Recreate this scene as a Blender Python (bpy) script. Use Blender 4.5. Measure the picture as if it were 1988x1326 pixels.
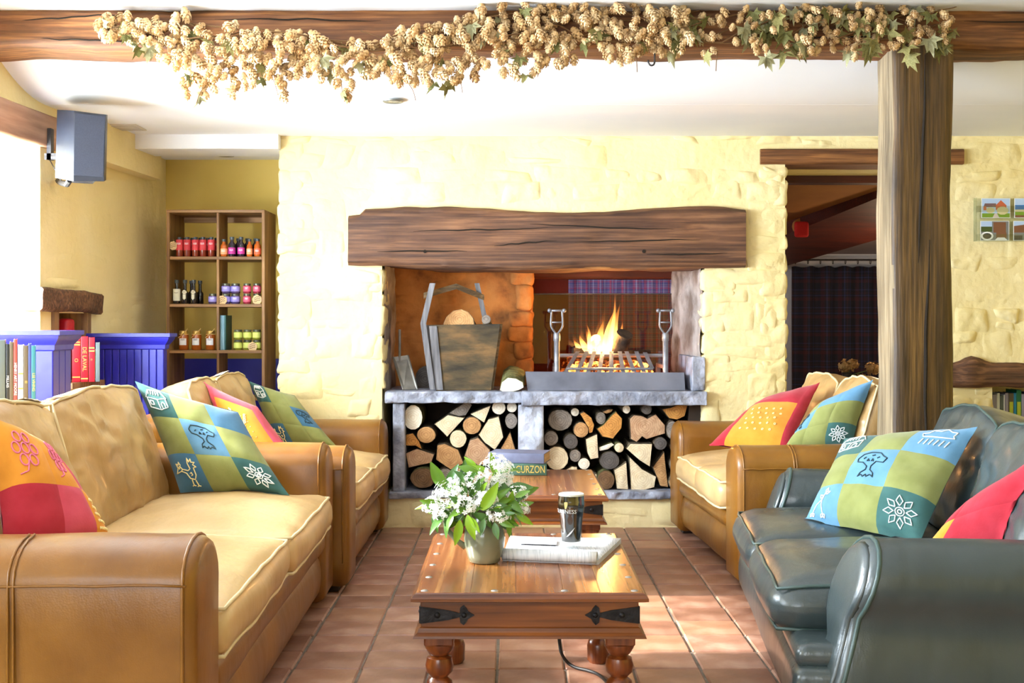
import bpy, bmesh, math, random
from mathutils import Vector, Matrix, noise
for o in list(bpy.data.objects): bpy.data.objects.remove(o, do_unlink=True)
SC = bpy.context.scene
COL = SC.collection
R = random.Random(7)
PI = math.pi
# ---------------------------------------------------------------- camera
F, H, CX, CY = 2400.0, 1.15, 994.0, 627.0        # focal length in pixels of the 1988 px frame, eye height, vanishing point
cam = bpy.data.cameras.new('camera'); camo = bpy.data.objects.new('camera', cam); COL.objects.link(camo)
cam.sensor_width = 36; cam.lens = F * 36 / 1988; cam.shift_y = -(663 - CY) / 1988
camo.location = (0, 0, H); camo.rotation_euler = (PI / 2, 0, 0)
cam.clip_start = .05; cam.clip_end = 60
SC.camera = camo
# ---------------------------------------------------------------- world, daylight, exposure
w = bpy.data.worlds.new('overcast_sky'); SC.world = w; w.use_nodes = True
w.node_tree.nodes['Background'].inputs[0].default_value = (.88, .94, 1, 1)
w.node_tree.nodes['Background'].inputs[1].default_value = 3.0
def area(name, loc, rot, sx, sy, power, col=(1, 1, 1)):
    l = bpy.data.lights.new(name, 'AREA'); l.shape = 'RECTANGLE'; l.size = sx; l.size_y = sy; l.energy = power; l.color = col
    o = bpy.data.objects.new(name, l); COL.objects.link(o); o.location = loc; o.rotation_euler = rot
    return o
# daylight falling through the side windows (placed outside the panes) and the window wall behind the camera
area('daylight_side_window', (-2.88, 4.65, 1.45), (0, -PI / 2, 0), 1.2, 2.45, 385, (.74, .87, 1))
area('daylight_side_window_near', (-3.15, 1.5, 1.4), (0, -PI / 2, 0), 1.2, 1.8, 95, (.74, .87, 1))
area('daylight_rear_window', (-1.4, -2.15, 1.35), (PI / 2, 0, 0), 2.2, 1.6, 34, (.76, .88, 1))
sun = bpy.data.lights.new('sun', 'SUN'); sun.energy = 9.0; sun.angle = math.radians(2.5); sun.color = (1, .96, .9)
suno = bpy.data.objects.new('sun', sun); COL.objects.link(suno); suno.location = (-6, 4, 4); suno.rotation_euler = Vector((.87, .06, -.47)).to_track_quat('-Z', 'Y').to_euler()
area('far_curtain_fill', (.75, 8.25, 1.95), (math.radians(50), 0, 0), .9, .3, 16, (.95, .97, 1))  # added light with no fitting, brightens the curtain behind the fire glass
fl_ = bpy.data.lights.new('far_room_fill', 'POINT'); fl_.energy = 9; fl_.color = (1, .72, .45); fl_.shadow_soft_size = .1  # added unseen warm light behind the post, lifts the room past the doorway
flo = bpy.data.objects.new('far_room_fill', fl_); COL.objects.link(flo); flo.location = (2.75, 8.6, 1.35)
vs = SC.view_settings
vs.view_transform = 'Standard'; vs.look = 'None'; vs.exposure = 0.74; vs.gamma = 1; vs.use_curve_mapping = False
# ---------------------------------------------------------------- helpers
def W(x, y, D): return Vector(((x - CX) / F * D, D, H - (y - CY) / F * D))
def srgb(c):
    return tuple(((v / 255) / 12.92 if v / 255 <= .04045 else ((v / 255 + .055) / 1.055) ** 2.4) for v in c[:3]) + (1,)
def tag(o, label=None, cat=None, group=None, kind=None):
    if label: o['label'] = label
    if cat: o['category'] = cat
    if group: o['group'] = group
    if kind: o['kind'] = kind
    return o
def empty(name, loc=(0, 0, 0), rz=0):
    o = bpy.data.objects.new(name, None); COL.objects.link(o); o.location = loc; o.rotation_euler = (0, 0, rz); o.empty_display_size = .05
    return o
def link(name, me, mat=None, parent=None, loc=None):
    o = bpy.data.objects.new(name, me); COL.objects.link(o)
    if mat is not None and len(me.materials) == 0: me.materials.append(mat)
    if parent is not None: o.parent = parent
    if loc is not None: o.location = loc
    return o
def N3(p, s=1.0, seed=0.0): return noise.noise(Vector((p[0] * s + seed, p[1] * s - seed * .7, p[2] * s + seed * 1.3)))
class MB:
    def __init__(s): s.v = []; s.f = []; s.mi = []; s.cm = 0
    def add(s, vs, fs):
        b = len(s.v); s.v += [tuple(p) for p in vs]; s.f += [tuple(i + b for i in f) for f in fs]; s.mi += [s.cm] * len(fs); return s
    def box(s, x0, x1, y0, y1, z0, z1, b=0.0):
        if b <= 0:
            return s.add([(x0, y0, z0), (x1, y0, z0), (x1, y1, z0), (x0, y1, z0), (x0, y0, z1), (x1, y0, z1), (x1, y1, z1), (x0, y1, z1)],
                  [(0, 3, 2, 1), (4, 5, 6, 7), (0, 1, 5, 4), (1, 2, 6, 5), (2, 3, 7, 6), (3, 0, 4, 7)])
        b = min(b, (x1 - x0) * .45, (y1 - y0) * .45, (z1 - z0) * .45)
        c = Vector(((x0 + x1) / 2, (y0 + y1) / 2, (z0 + z1) / 2)); h = Vector(((x1 - x0) / 2, (y1 - y0) / 2, (z1 - z0) / 2))
        V = []; idx = {}
        for sx in (-1, 1):
            for sy in (-1, 1):
                for sz in (-1, 1):
                    for ax in range(3):
                        p = [sx * h[0], sy * h[1], sz * h[2]]
                        for k in range(3):
                            if k != ax: p[k] -= (sx, sy, sz)[k] * b
                        idx[(sx, sy, sz, ax)] = len(V); V.append((c[0] + p[0], c[1] + p[1], c[2] + p[2]))
        Fs = []
        def q(l):
            Fs.append(l)
        for ax in range(3):
            o1, o2 = [(1, 2), (2, 0), (0, 1)][ax]
            for sg in (-1, 1):
                l = []
                for a, bb in ((-1, -1), (1, -1), (1, 1), (-1, 1)):
                    k = [0, 0, 0]; k[ax] = sg; k[o1] = a; k[o2] = bb; l.append(idx[(k[0], k[1], k[2], ax)])
                q(l if sg > 0 else l[::-1])
        for ax in range(3):
            o1, o2 = [(1, 2), (2, 0), (0, 1)][ax]
            for a in (-1, 1):
                for bb in (-1, 1):
                    k0 = [0, 0, 0]; k1 = [0, 0, 0]; k0[ax] = -1; k1[ax] = 1
                    for k in (k0, k1): k[o1] = a; k[o2] = bb
                    l = [idx[(*k0, o1)], idx[(*k1, o1)], idx[(*k1, o2)], idx[(*k0, o2)]]
                    q(l if a * bb < 0 else l[::-1])
        for sx in (-1, 1):
            for sy in (-1, 1):
                for sz in (-1, 1):
                    l = [idx[(sx, sy, sz, 0)], idx[(sx, sy, sz, 1)], idx[(sx, sy, sz, 2)]]
                    q(l if sx * sy * sz > 0 else l[::-1])
        return s.add(V, Fs)
    def rbox(s, x0, x1, y0, y1, z0, z1, r, n=(6, 6, 6), fn=None, k=3):
        h = Vector(((x1 - x0) / 2, (y1 - y0) / 2, (z1 - z0) / 2)); c = Vector(((x0 + x1) / 2, (y0 + y1) / 2, (z0 + z1) / 2))
        r = min(r, min(h) * .98)
        ax = []
        for a in range(3):
            e = [h[a] - r + r * math.sin(i / k * PI / 2) for i in range(k, 0, -1)]
            i0 = h[a] - r
            mid = [-i0 + 2 * i0 * i / n[a] for i in range(n[a] + 1)]
            ax.append([-t for t in e] + mid + e[::-1])
        V = []; key = {}; Fs = []
        def vert(i, j, l):
            kk = (i, j, l)
            if kk in key: return key[kk]
            p = Vector((ax[0][i], ax[1][j], ax[2][l])); q = Vector([max(-(h[a] - r), min(h[a] - r, p[a])) for a in range(3)])
            d = p - q
            if d.length > 1e-9: p = q + d.normalized() * r
            u = Vector([p[a] / h[a] for a in range(3)])
            p = p + c
            if fn: p = fn(p, u)
            key[kk] = len(V); V.append(tuple(p)); return key[kk]
        L = [len(a) - 1 for a in ax]
        for i in range(L[0]):
            for j in range(L[1]):
                for l, fl in ((0, True), (L[2], False)):
                    f = [vert(i, j, l), vert(i + 1, j, l), vert(i + 1, j + 1, l), vert(i, j + 1, l)]; Fs.append(f[::-1] if fl else f)
        for i in range(L[0]):
            for l in range(L[2]):
                for j, fl in ((0, False), (L[1], True)):
                    f = [vert(i, j, l), vert(i + 1, j, l), vert(i + 1, j, l + 1), vert(i, j, l + 1)]; Fs.append(f[::-1] if fl else f)
        for j in range(L[1]):
            for l in range(L[2]):
                for i, fl in ((0, True), (L[0], False)):
                    f = [vert(i, j, l), vert(i, j + 1, l), vert(i, j + 1, l + 1), vert(i, j, l + 1)]; Fs.append(f[::-1] if fl else f)
        return s.add(V, Fs)
    def tube(s, pts, r, seg=8, closed=False, cap=True):
        pts = [Vector(p) for p in pts]; n = len(pts); rs = r if isinstance(r, (list, tuple)) else [r] * n
        V = []; Fs = []
        prev = None
        for i, p in enumerate(pts):
            if closed: t = pts[(i + 1) % n] - pts[i - 1]
            else: t = pts[min(i + 1, n - 1)] - pts[max(i - 1, 0)]
            if t.length < 1e-9: t = Vector((0, 0, 1))
            t.normalize()
            if prev is None:
                a = Vector((0, 0, 1)) if abs(t.z) < .9 else Vector((1, 0, 0)); u = t.cross(a).normalized()
            else:
                u = prev - t * prev.dot(t)
                u = u.normalized() if u.length > 1e-6 else t.orthogonal().normalized()
            prev = u; vv = t.cross(u)
            for k in range(seg):
                a = 2 * PI * k / seg; V.append(p + (u * math.cos(a) + vv * math.sin(a)) * rs[i])
        m = n if closed else n - 1
        for i in range(m):
            for k in range(seg):
                a = i * seg + k; b = i * seg + (k + 1) % seg; j = ((i + 1) % n) * seg
                Fs.append((a, b, j + (k + 1) % seg, j + k))
        if cap and not closed:
            Fs.append(tuple(range(seg))[::-1]); Fs.append(tuple((n - 1) * seg + k for k in range(seg)))
        return s.add(V, Fs)
    def lathe(s, prof, seg=24, c=(0, 0, 0), ang=2 * PI):
        V = []; Fs = []
        for (r, z) in prof:
            for k in range(seg):
                a = 2 * PI * k / seg; V.append((c[0] + r * math.cos(a), c[1] + r * math.sin(a), c[2] + z))
        for i in range(len(prof) - 1):
            for k in range(seg):
                Fs.append((i * seg + k, i * seg + (k + 1) % seg, (i + 1) * seg + (k + 1) % seg, (i + 1) * seg + k))
        if prof[0][0] > 1e-5: Fs.append(tuple(range(seg))[::-1])
        if prof[-1][0] > 1e-5: Fs.append(tuple((len(prof) - 1) * seg + k for k in range(seg)))
        return s.add(V, Fs)
    def prism(s, poly, fn, d0, d1):
        # poly: list of (a, b); fn(a, b, d) -> point
        n = len(poly); V = [fn(a, b, d0) for a, b in poly] + [fn(a, b, d1) for a, b in poly]
        Fs = [tuple(range(n))[::-1], tuple(range(n, 2 * n))] + [(i, (i + 1) % n, n + (i + 1) % n, n + i) for i in range(n)]
        return s.add(V, Fs)
    def loft(s, rings, cap=True, closed=True):
        n = len(rings[0]); V = [p for r in rings for p in r]; Fs = []
        for i in range(len(rings) - 1):
            for k in range(n if closed else n - 1):
                Fs.append((i * n + k, i * n + (k + 1) % n, (i + 1) * n + (k + 1) % n, (i + 1) * n + k))
        if cap: Fs.append(tuple(range(n))[::-1]); Fs.append(tuple((len(rings) - 1) * n + k for k in range(n)))
        return s.add(V, Fs)
    def grid(s, nu, nv, fn):
        V = [fn(i / nu, j / nv) for j in range(nv + 1) for i in range(nu + 1)]
        Fs = [(j * (nu + 1) + i, j * (nu + 1) + i + 1, (j + 1) * (nu + 1) + i + 1, (j + 1) * (nu + 1) + i) for j in range(nv) for i in range(nu)]
        return s.add(V, Fs)
    def mesh(s, name, mats=None, smooth=35):
        me = bpy.data.meshes.new(name); me.from_pydata([tuple(p) for p in s.v], [], s.f)
        if mats is not None:
            for m in (mats if isinstance(mats, (list, tuple)) else [mats]): me.materials.append(m)
            if isinstance(mats, (list, tuple)): me.polygons.foreach_set('material_index', s.mi)
        bm = bmesh.new(); bm.from_mesh(me); bmesh.ops.recalc_face_normals(bm, faces=bm.faces); bm.to_mesh(me); bm.free()
        if smooth:
            me.polygons.foreach_set('use_smooth', [True] * len(me.polygons))
            if smooth < 180: me.set_sharp_from_angle(angle=math.radians(smooth))
        me.update(); return me
    def build(s, name, mat=None, parent=None, smooth=35):
        return link(name, s.mesh(name, mat, smooth), None, parent)
def struct(name, mb, mat, parent=None, smooth=35):
    o = mb.build(name, mat, parent, smooth)
    if parent is None: o['kind'] = 'structure'
    return o
def copy_tree(o, parent=None):
    c = o.copy(); COL.objects.link(c); c.parent = parent
    for ch in list(o.children): copy_tree(ch, c)
    return c
# ---------------------------------------------------------------- materials
def node(nt, t, **kw):
    n = nt.nodes.new(t)
    for k, v in kw.items(): setattr(n, k, v)
    return n
def M(name, c1, c2=None, rough=.5, metal=0.0, ns=5.0, nd=6.0, stretch=(1, 1, 1), bump=0.0, bs=40.0, bd=.01, spec=.5, coat=0.0, sheen=0.0,
      ramp=(.35, .65), c3=None, bstretch=None, rvar=0.0, dist=0.0, coord='Object', trans=0.0):
    m = bpy.data.materials.new(name); m.use_nodes = True; nt = m.node_tree; b = nt.nodes['Principled BSDF']
    b.inputs['Roughness'].default_value = rough; b.inputs['Metallic'].default_value = metal
    b.inputs['Specular IOR Level'].default_value = spec; b.inputs['Coat Weight'].default_value = coat; b.inputs['Coat Roughness'].default_value = .15
    b.inputs['Sheen Weight'].default_value = sheen
    if trans: b.inputs['Transmission Weight'].default_value = trans
    c1 = srgb(c1); b.inputs['Base Color'].default_value = c1
    if c2 is None and bump == 0: return m
    tc = node(nt, 'ShaderNodeTexCoord'); mp = node(nt, 'ShaderNodeMapping'); nt.links.new(tc.outputs[coord], mp.inputs[0])
    mp.inputs['Scale'].default_value = stretch
    if c2 is not None:
        nz = node(nt, 'ShaderNodeTexNoise'); nz.inputs['Scale'].default_value = ns; nz.inputs['Detail'].default_value = nd; nz.inputs['Distortion'].default_value = dist
        nt.links.new(mp.outputs[0], nz.inputs['Vector'])
        cr = node(nt, 'ShaderNodeValToRGB'); nt.links.new(nz.outputs[0], cr.inputs[0])
        cr.color_ramp.elements[0].position = ramp[0]; cr.color_ramp.elements[1].position = ramp[1]
        cr.color_ramp.elements[0].color = c1; cr.color_ramp.elements[1].color = srgb(c2)
        if c3 is not None:
            e = cr.color_ramp.elements.new((ramp[0] + ramp[1]) / 2); e.color = srgb(c3)
        nt.links.new(cr.outputs[0], b.inputs['Base Color'])
        if rvar:
            mr = node(nt, 'ShaderNodeMapRange'); nt.links.new(nz.outputs[0], mr.inputs[0])
            mr.inputs[1].default_value = .3; mr.inputs[2].default_value = .7; mr.inputs[3].default_value = rough - rvar; mr.inputs[4].default_value = rough + rvar
            nt.links.new(mr.outputs[0], b.inputs['Roughness'])
    if bump:
        mp2 = node(nt, 'ShaderNodeMapping'); nt.links.new(tc.outputs[coord], mp2.inputs[0]); mp2.inputs['Scale'].default_value = bstretch or stretch
        n2 = node(nt, 'ShaderNodeTexNoise'); n2.inputs['Scale'].default_value = bs; n2.inputs['Detail'].default_value = 5; nt.links.new(mp2.outputs[0], n2.inputs['Vector'])
        bp = node(nt, 'ShaderNodeBump'); bp.inputs['Strength'].default_value = bump; bp.inputs['Distance'].default_value = bd
        nt.links.new(n2.outputs[0], bp.inputs['Height']); nt.links.new(bp.outputs[0], b.inputs['Normal'])
    return m
def wood(name, c1, c2, axis='x', rough=.5, scale=1.0, bump=.35, c3=None, coat=0.0, ramp=(.32, .68), bs=30):
    """long fibres along the axis, broken by broad darker and lighter patches"""
    st = {'x': (.035, 1, 1), 'y': (1, .035, 1), 'z': (1, 1, .035)}[axis]
    m = M(name, c1, c2, rough=rough, ns=70 * scale, nd=10, stretch=st, bump=bump, bs=90 * scale, bd=.006, c3=c3, coat=coat, ramp=ramp, dist=.25)
    nt = m.node_tree; b = nt.nodes['Principled BSDF']; src = b.inputs['Base Color'].links[0].from_socket
    tc = [n for n in nt.nodes if n.type == 'TEX_COORD'][0]
    mp = node(nt, 'ShaderNodeMapping'); mp.inputs['Scale'].default_value = tuple(.25 if v < .5 else 1 for v in st); nt.links.new(tc.outputs['Object'], mp.inputs[0])
    nz = node(nt, 'ShaderNodeTexNoise'); nz.inputs['Scale'].default_value = 9 * scale; nz.inputs['Detail'].default_value = 6; nt.links.new(mp.outputs[0], nz.inputs['Vector'])
    cr = node(nt, 'ShaderNodeValToRGB'); nt.links.new(nz.outputs[0], cr.inputs[0]); e = cr.color_ramp.elements
    e[0].position = .3; e[0].color = (.55, .52, .5, 1); e[1].position = .7; e[1].color = (1.25, 1.22, 1.18, 1)
    mx = node(nt, 'ShaderNodeMix', data_type='RGBA', blend_type='MULTIPLY'); mx.inputs[0].default_value = 1.0
    nt.links.new(src, mx.inputs[6]); nt.links.new(cr.outputs[0], mx.inputs[7]); nt.links.new(mx.outputs[2], b.inputs['Base Color'])
    return m
def glow(name, col, s):
    m = bpy.data.materials.new(name); m.use_nodes = True; nt = m.node_tree; nt.nodes.clear()
    e = node(nt, 'ShaderNodeEmission'); e.inputs[0].default_value = srgb(col); e.inputs[1].default_value = s
    o = node(nt, 'ShaderNodeOutputMaterial'); nt.links.new(e.outputs[0], o.inputs[0]); return m
def pane_mat(name, tint=(255, 255, 255), refl=.06, rough=.02):
    m = bpy.data.materials.new(name); m.use_nodes = True; nt = m.node_tree; nt.nodes.clear()
    t = node(nt, 'ShaderNodeBsdfTransparent'); t.inputs[0].default_value = srgb(tint)
    g = node(nt, 'ShaderNodeBsdfGlossy'); g.inputs['Roughness'].default_value = rough
    mx = node(nt, 'ShaderNodeMixShader'); mx.inputs[0].default_value = refl
    o = node(nt, 'ShaderNodeOutputMaterial'); nt.links.new(t.outputs[0], mx.inputs[1]); nt.links.new(g.outputs[0], mx.inputs[2]); nt.links.new(mx.outputs[0], o.inputs[0]); return m
def tartan(name, base, ca, cb, sx=9.0, sz=9.0, rough=.9):
    m = bpy.data.materials.new(name); m.use_nodes = True; nt = m.node_tree; b = nt.nodes['Principled BSDF']; b.inputs['Roughness'].default_value = rough
    tc = node(nt, 'ShaderNodeTexCoord'); sp = node(nt, 'ShaderNodeSeparateXYZ'); nt.links.new(tc.outputs['Object'], sp.inputs[0])
    def bands(out, scale):
        mu = node(nt, 'ShaderNodeMath', operation='MULTIPLY'); mu.inputs[1].default_value = scale; nt.links.new(out, mu.inputs[0])
        fr = node(nt, 'ShaderNodeMath', operation='FRACT'); nt.links.new(mu.outputs[0], fr.inputs[0])
        cr = node(nt, 'ShaderNodeValToRGB'); cr.color_ramp.interpolation = 'CONSTANT'; nt.links.new(fr.outputs[0], cr.inputs[0])
        el = cr.color_ramp.elements; el[0].color = srgb(base); el[1].position = .3; el[1].color = srgb(ca)
        for p, c in ((.48, base), (.56, cb), (.62, base), (.7, ca), (.74, base), (.88, cb), (.93, base)):
            e = el.new(p); e.color = srgb(c)
        return cr.outputs[0]
    mx = node(nt, 'ShaderNodeMix', data_type='RGBA'); mx.inputs[0].default_value = .5
    nt.links.new(bands(sp.outputs[0], sx), mx.inputs[6]); nt.links.new(bands(sp.outputs[2], sz), mx.inputs[7])
    nt.links.new(mx.outputs[2], b.inputs['Base Color']); return m
def endgrain(name, c1, c2, scale=26.0, crack=.15):
    m = bpy.data.materials.new(name); m.use_nodes = True; nt = m.node_tree; b = nt.nodes['Principled BSDF']; b.inputs['Roughness'].default_value = .85
    tc = node(nt, 'ShaderNodeTexCoord'); wv = node(nt, 'ShaderNodeTexWave', wave_type='RINGS', rings_direction='Y')
    nt.links.new(tc.outputs['Object'], wv.inputs[0]); wv.inputs['Scale'].default_value = scale; wv.inputs['Distortion'].default_value = 9.0; wv.inputs['Detail'].default_value = 4; wv.inputs['Detail Scale'].default_value = 1.0
    nz = node(nt, 'ShaderNodeTexNoise'); nz.inputs['Scale'].default_value = 22; nz.inputs['Detail'].default_value = 6; nt.links.new(tc.outputs['Object'], nz.inputs[0])
    ad = node(nt, 'ShaderNodeMath', operation='MULTIPLY_ADD'); nt.links.new(wv.outputs[1], ad.inputs[0]); ad.inputs[1].default_value = .22; nt.links.new(nz.outputs[0], ad.inputs[2])
    cr = node(nt, 'ShaderNodeValToRGB'); nt.links.new(ad.outputs[0], cr.inputs[0]); e = cr.color_ramp.elements
    e[0].position = .3; e[0].color = srgb(c2); e[1].position = .75; e[1].color = srgb(c1)
    nt.links.new(cr.outputs[0], b.inputs['Base Color'])
    bp = node(nt, 'ShaderNodeBump'); bp.inputs['Strength'].default_value = .5; bp.inputs['Distance'].default_value = .004
    nt.links.new(ad.outputs[0], bp.inputs['Height']); nt.links.new(bp.outputs[0], b.inputs['Normal']); return m
def leather(name, c1, c2, rough=.38, c3=None, bump=.5, ns=3.0, spec=.5):
    m = M(name, c1, c2, rough=rough, ns=ns, nd=8, ramp=(.3, .72), c3=c3, rvar=.05, spec=spec, coat=.1)
    nt = m.node_tree; b = nt.nodes['Principled BSDF']; tc = [n for n in nt.nodes if n.type == 'TEX_COORD'][0]
    n1 = node(nt, 'ShaderNodeTexNoise'); n1.inputs['Scale'].default_value = 13; n1.inputs['Detail'].default_value = 4; n1.inputs['Distortion'].default_value = .25
    mp = node(nt, 'ShaderNodeMapping'); mp.inputs['Scale'].default_value = (1.0, 1.0, .45); mp.inputs['Rotation'].default_value = (.3, .2, .5)
    nt.links.new(tc.outputs['Object'], mp.inputs[0]); nt.links.new(mp.outputs[0], n1.inputs[0])
    n2 = node(nt, 'ShaderNodeTexVoronoi'); n2.inputs['Scale'].default_value = 260; nt.links.new(tc.outputs['Object'], n2.inputs[0])
    b1 = node(nt, 'ShaderNodeBump'); b1.inputs['Strength'].default_value = bump; b1.inputs['Distance'].default_value = .012; nt.links.new(n1.outputs[0], b1.inputs['Height'])
    b2 = node(nt, 'ShaderNodeBump'); b2.inputs['Strength'].default_value = .08; b2.inputs['Distance'].default_value = .002; nt.links.new(n2.outputs[0], b2.inputs['Height'])
    nt.links.new(b1.outputs[0], b2.inputs['Normal']); nt.links.new(b2.outputs[0], b.inputs['Normal']); return m
YEL = M('yellow_limewash', (240, 223, 172), (234, 214, 154), rough=.85, ns=2.2, bump=.55, bs=26, bd=.012, spec=.25)
YEL2 = M('yellow_smooth_shaded', (226, 198, 112), (218, 188, 98), rough=.8, ns=2, bump=.25, bs=9, bd=.01, spec=.25)  # deeper copy of the wall yellow, alcove shade put into the colour
WHITE = M('white_ceiling_paint', (246, 246, 246), (240, 241, 243), rough=.9, ns=2, bump=.12, bs=5, bd=.01, spec=.2)
# ================================================================ the setting
WD = 6.95                                             # depth of the fireplace wall
def LX(D): return -2.28 + .069 * (D - 5.5)            # inner face of the left wall
ZC, ZF = 2.2, 2.468                                   # ceiling behind / in front of the beam
MORTAR = M('floor_mortar', (136, 124, 110), (108, 96, 84), rough=.95, ns=20)
fl = MB().box(-3.4, 4.3, -2.2, 7.2, -.15, -.006); floor = struct('floor', fl, MORTAR)
TM = [M('quarry_tile_%d' % i, a, b, rough=.42, ns=7, nd=8, ramp=(.3, .7), bump=.3, bs=30, bd=.006, c3=c, rvar=.1)
      for i, (a, b, c) in enumerate([((132, 90, 70), (178, 140, 118), (154, 110, 88)), ((150, 106, 84), (194, 156, 134), (168, 122, 100)),
                                     ((124, 84, 64), (168, 130, 108), (146, 101, 80)), ((154, 106, 78), (190, 148, 122), (170, 124, 96))])]
tile_me = [MB().box(-.1095, .1095, -.1065, .1065, -.02, 0, .005).mesh('tile', m) for m in TM]
for i in range(-5, 7):
    for k in range(-7, 13):
        x = -.05 + .2265 * (i + .5); y = 4.113 + .221 * (k + .5)
        if y > 6.93: continue
        o = link('tile', R.choice(tile_me), None, floor, (x + R.uniform(-.002, .002), y + R.uniform(-.002, .002), R.uniform(-.0015, .0015)))
        o.rotation_euler = (R.uniform(-.004, .004), R.uniform(-.004, .004), R.uniform(-.008, .008))
# ceilings
struct('ceiling', MB().box(-3.2, 4.2, -2.2, 5.5, ZF, ZF + .1).box(-3.2, 4.2, 5.95, 7.8, ZC, ZC + .3).grid(4, 14, lambda s, t: (-3.2 + 7.4 * s, 5.45 + .52 * t, ZC + .15 * (1 - t) ** 2)), WHITE)
struct('trim_1', MB().box(LX(6.9) - .02, -1.30, 6.88, 7.2, 2.12, ZC + .02, .004).box(LX(7.3) - .05, -1.30, 7.2, 7.75, 2.156, ZC + .02), WHITE)
# left wall with two window openings and a small niche
def lbox(mb, d0, d1, z0, z1, t0=0.0, t1=.4):
    v = [(LX(d0) - t1, d0, z0), (LX(d0) - t0, d0, z0), (LX(d1) - t0, d1, z0), (LX(d1) - t1, d1, z0),
         (LX(d0) - t1, d0, z1), (LX(d0) - t0, d0, z1), (LX(d1) - t0, d1, z1), (LX(d1) - t1, d1, z1)]
    return mb.add(v, [(0, 3, 2, 1), (4, 5, 6, 7), (0, 1, 5, 4), (1, 2, 6, 5), (2, 3, 7, 6), (3, 0, 4, 7)])
m = MB()
for a in ((-2.0, .6, 0, 2.5), (.6, 2.4, 0, .8), (.6, 2.4, 2.0, 2.5), (2.4, 3.4, 0, 2.5), (3.4, 5.9, 0, .85), (3.4, 5.9, 2.0, 2.5),
          (5.9, 6.06, 0, 2.5), (6.06, 6.42, 0, .86), (6.06, 6.42, 1.2, 2.5), (6.42, 7.75, 0, 2.5)): lbox(m, *a)
lbox(m, 6.06, 6.42, .86, 1.2, .36, .4)
wl = struct('wall_left', m, YEL)
def lw(d, z, h): return Vector((LX(d) + h, d, z))
# shallow plastered stones on the left wall
rr = random.Random(11)
def soft_stone(parent, mat, corners, out, h, n=(6, 4), seed=0.0, pw=4, sink=.004):
    c = [Vector(p) for p in corners]; out = Vector(out)
    def fn(s, t):
        p = (c[0] * (1 - s) + c[1] * s) * (1 - t) + (c[3] * (1 - s) + c[2] * s) * t
        e = max(0, (1 - abs(2 * s - 1) ** pw)) * max(0, (1 - abs(2 * t - 1) ** pw))
        nz = N3(p, 8, seed) * .8 + N3(p, 19, seed) * .5 + N3(p, 45, seed) * .25
        cr_ = abs(N3(p, 6, seed + 40)); cr_ = max(0, 1 - cr_ / .12)
        return p + out * (-sink + h * (e ** .6) * (1 + .7 * nz) + .006 * nz * e - .006 * cr_ * e)
    return MB().grid(n[0], n[1], fn).build('stone', mat, parent, 180)
def courses(x0, x1, z0, z1, excl, hs, ws, rnd):
    z = z0
    while z < z1 - .02:
        hh = min(rnd.uniform(*hs), z1 - z)
        if z1 - z - hh < .04: hh = z1 - z
        iv = [(x0, x1)]
        for (a, b, c, d) in excl:
            if z + hh * .5 > c and z + hh * .5 < d:
                nv = []
                for (p, q) in iv:
                    if b <= p or a >= q: nv.append((p, q)); continue
                    if a > p: nv.append((p, a))
                    if b < q: nv.append((b, q))
                iv = nv
        for (p, q) in iv:
            x = p
            while x < q - .02:
                ww = rnd.uniform(*ws)
                if q - x - ww < ws[0] * .6: ww = q - x
                ww = min(ww, q - x)
                # now and then a tall pair of flat stones instead of one
                if hh > .12 and rnd.random() < .35:
                    k = rnd.uniform(.35, .65); yield x, x + ww, z, z + hh * k; yield x, x + ww, z + hh * k, z + hh
                else: yield x, x + ww, z, z + hh
                x += ww
        z += hh
for (a, b, c, d) in courses(5.95, 7.58, .0, 1.98, [(5.8, 6.62, .8, 1.33)], (.12, .24), (.2, .5), rr):
    j = lambda s=.02: rr.uniform(-s, s)
    soft_stone(wl, YEL, [lw(a + j(), c + j(), 0), lw(b + j(), c + j(), 0), lw(b + j(), d + j(), 0), lw(a + j(), d + j(), 0)], (1, 0, 0), rr.uniform(.004, .012), seed=rr.random() * 9)
struct('trim_2', MB().add([(LX(6.15) - .01, 6.15, 1.995), (LX(6.15) + .09, 6.15, 1.995), (LX(7.3) + .085, 7.3, 1.995), (LX(7.3) - .01, 7.3, 1.995),
                           (LX(6.15) - .01, 6.15, 2.2), (LX(6.15) + .09, 6.15, 2.2), (LX(7.3) + .085, 7.3, 2.2), (LX(7.3) - .01, 7.3, 2.2)],
                          [(0, 3, 2, 1), (4, 5, 6, 7), (0, 1, 5, 4), (1, 2, 6, 5), (2, 3, 7, 6), (3, 0, 4, 7)]), YEL)
struct('wall_alcove', MB().box(-2.4, -1.2, 7.62, 7.75, 0, 2.2), YEL2)
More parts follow.
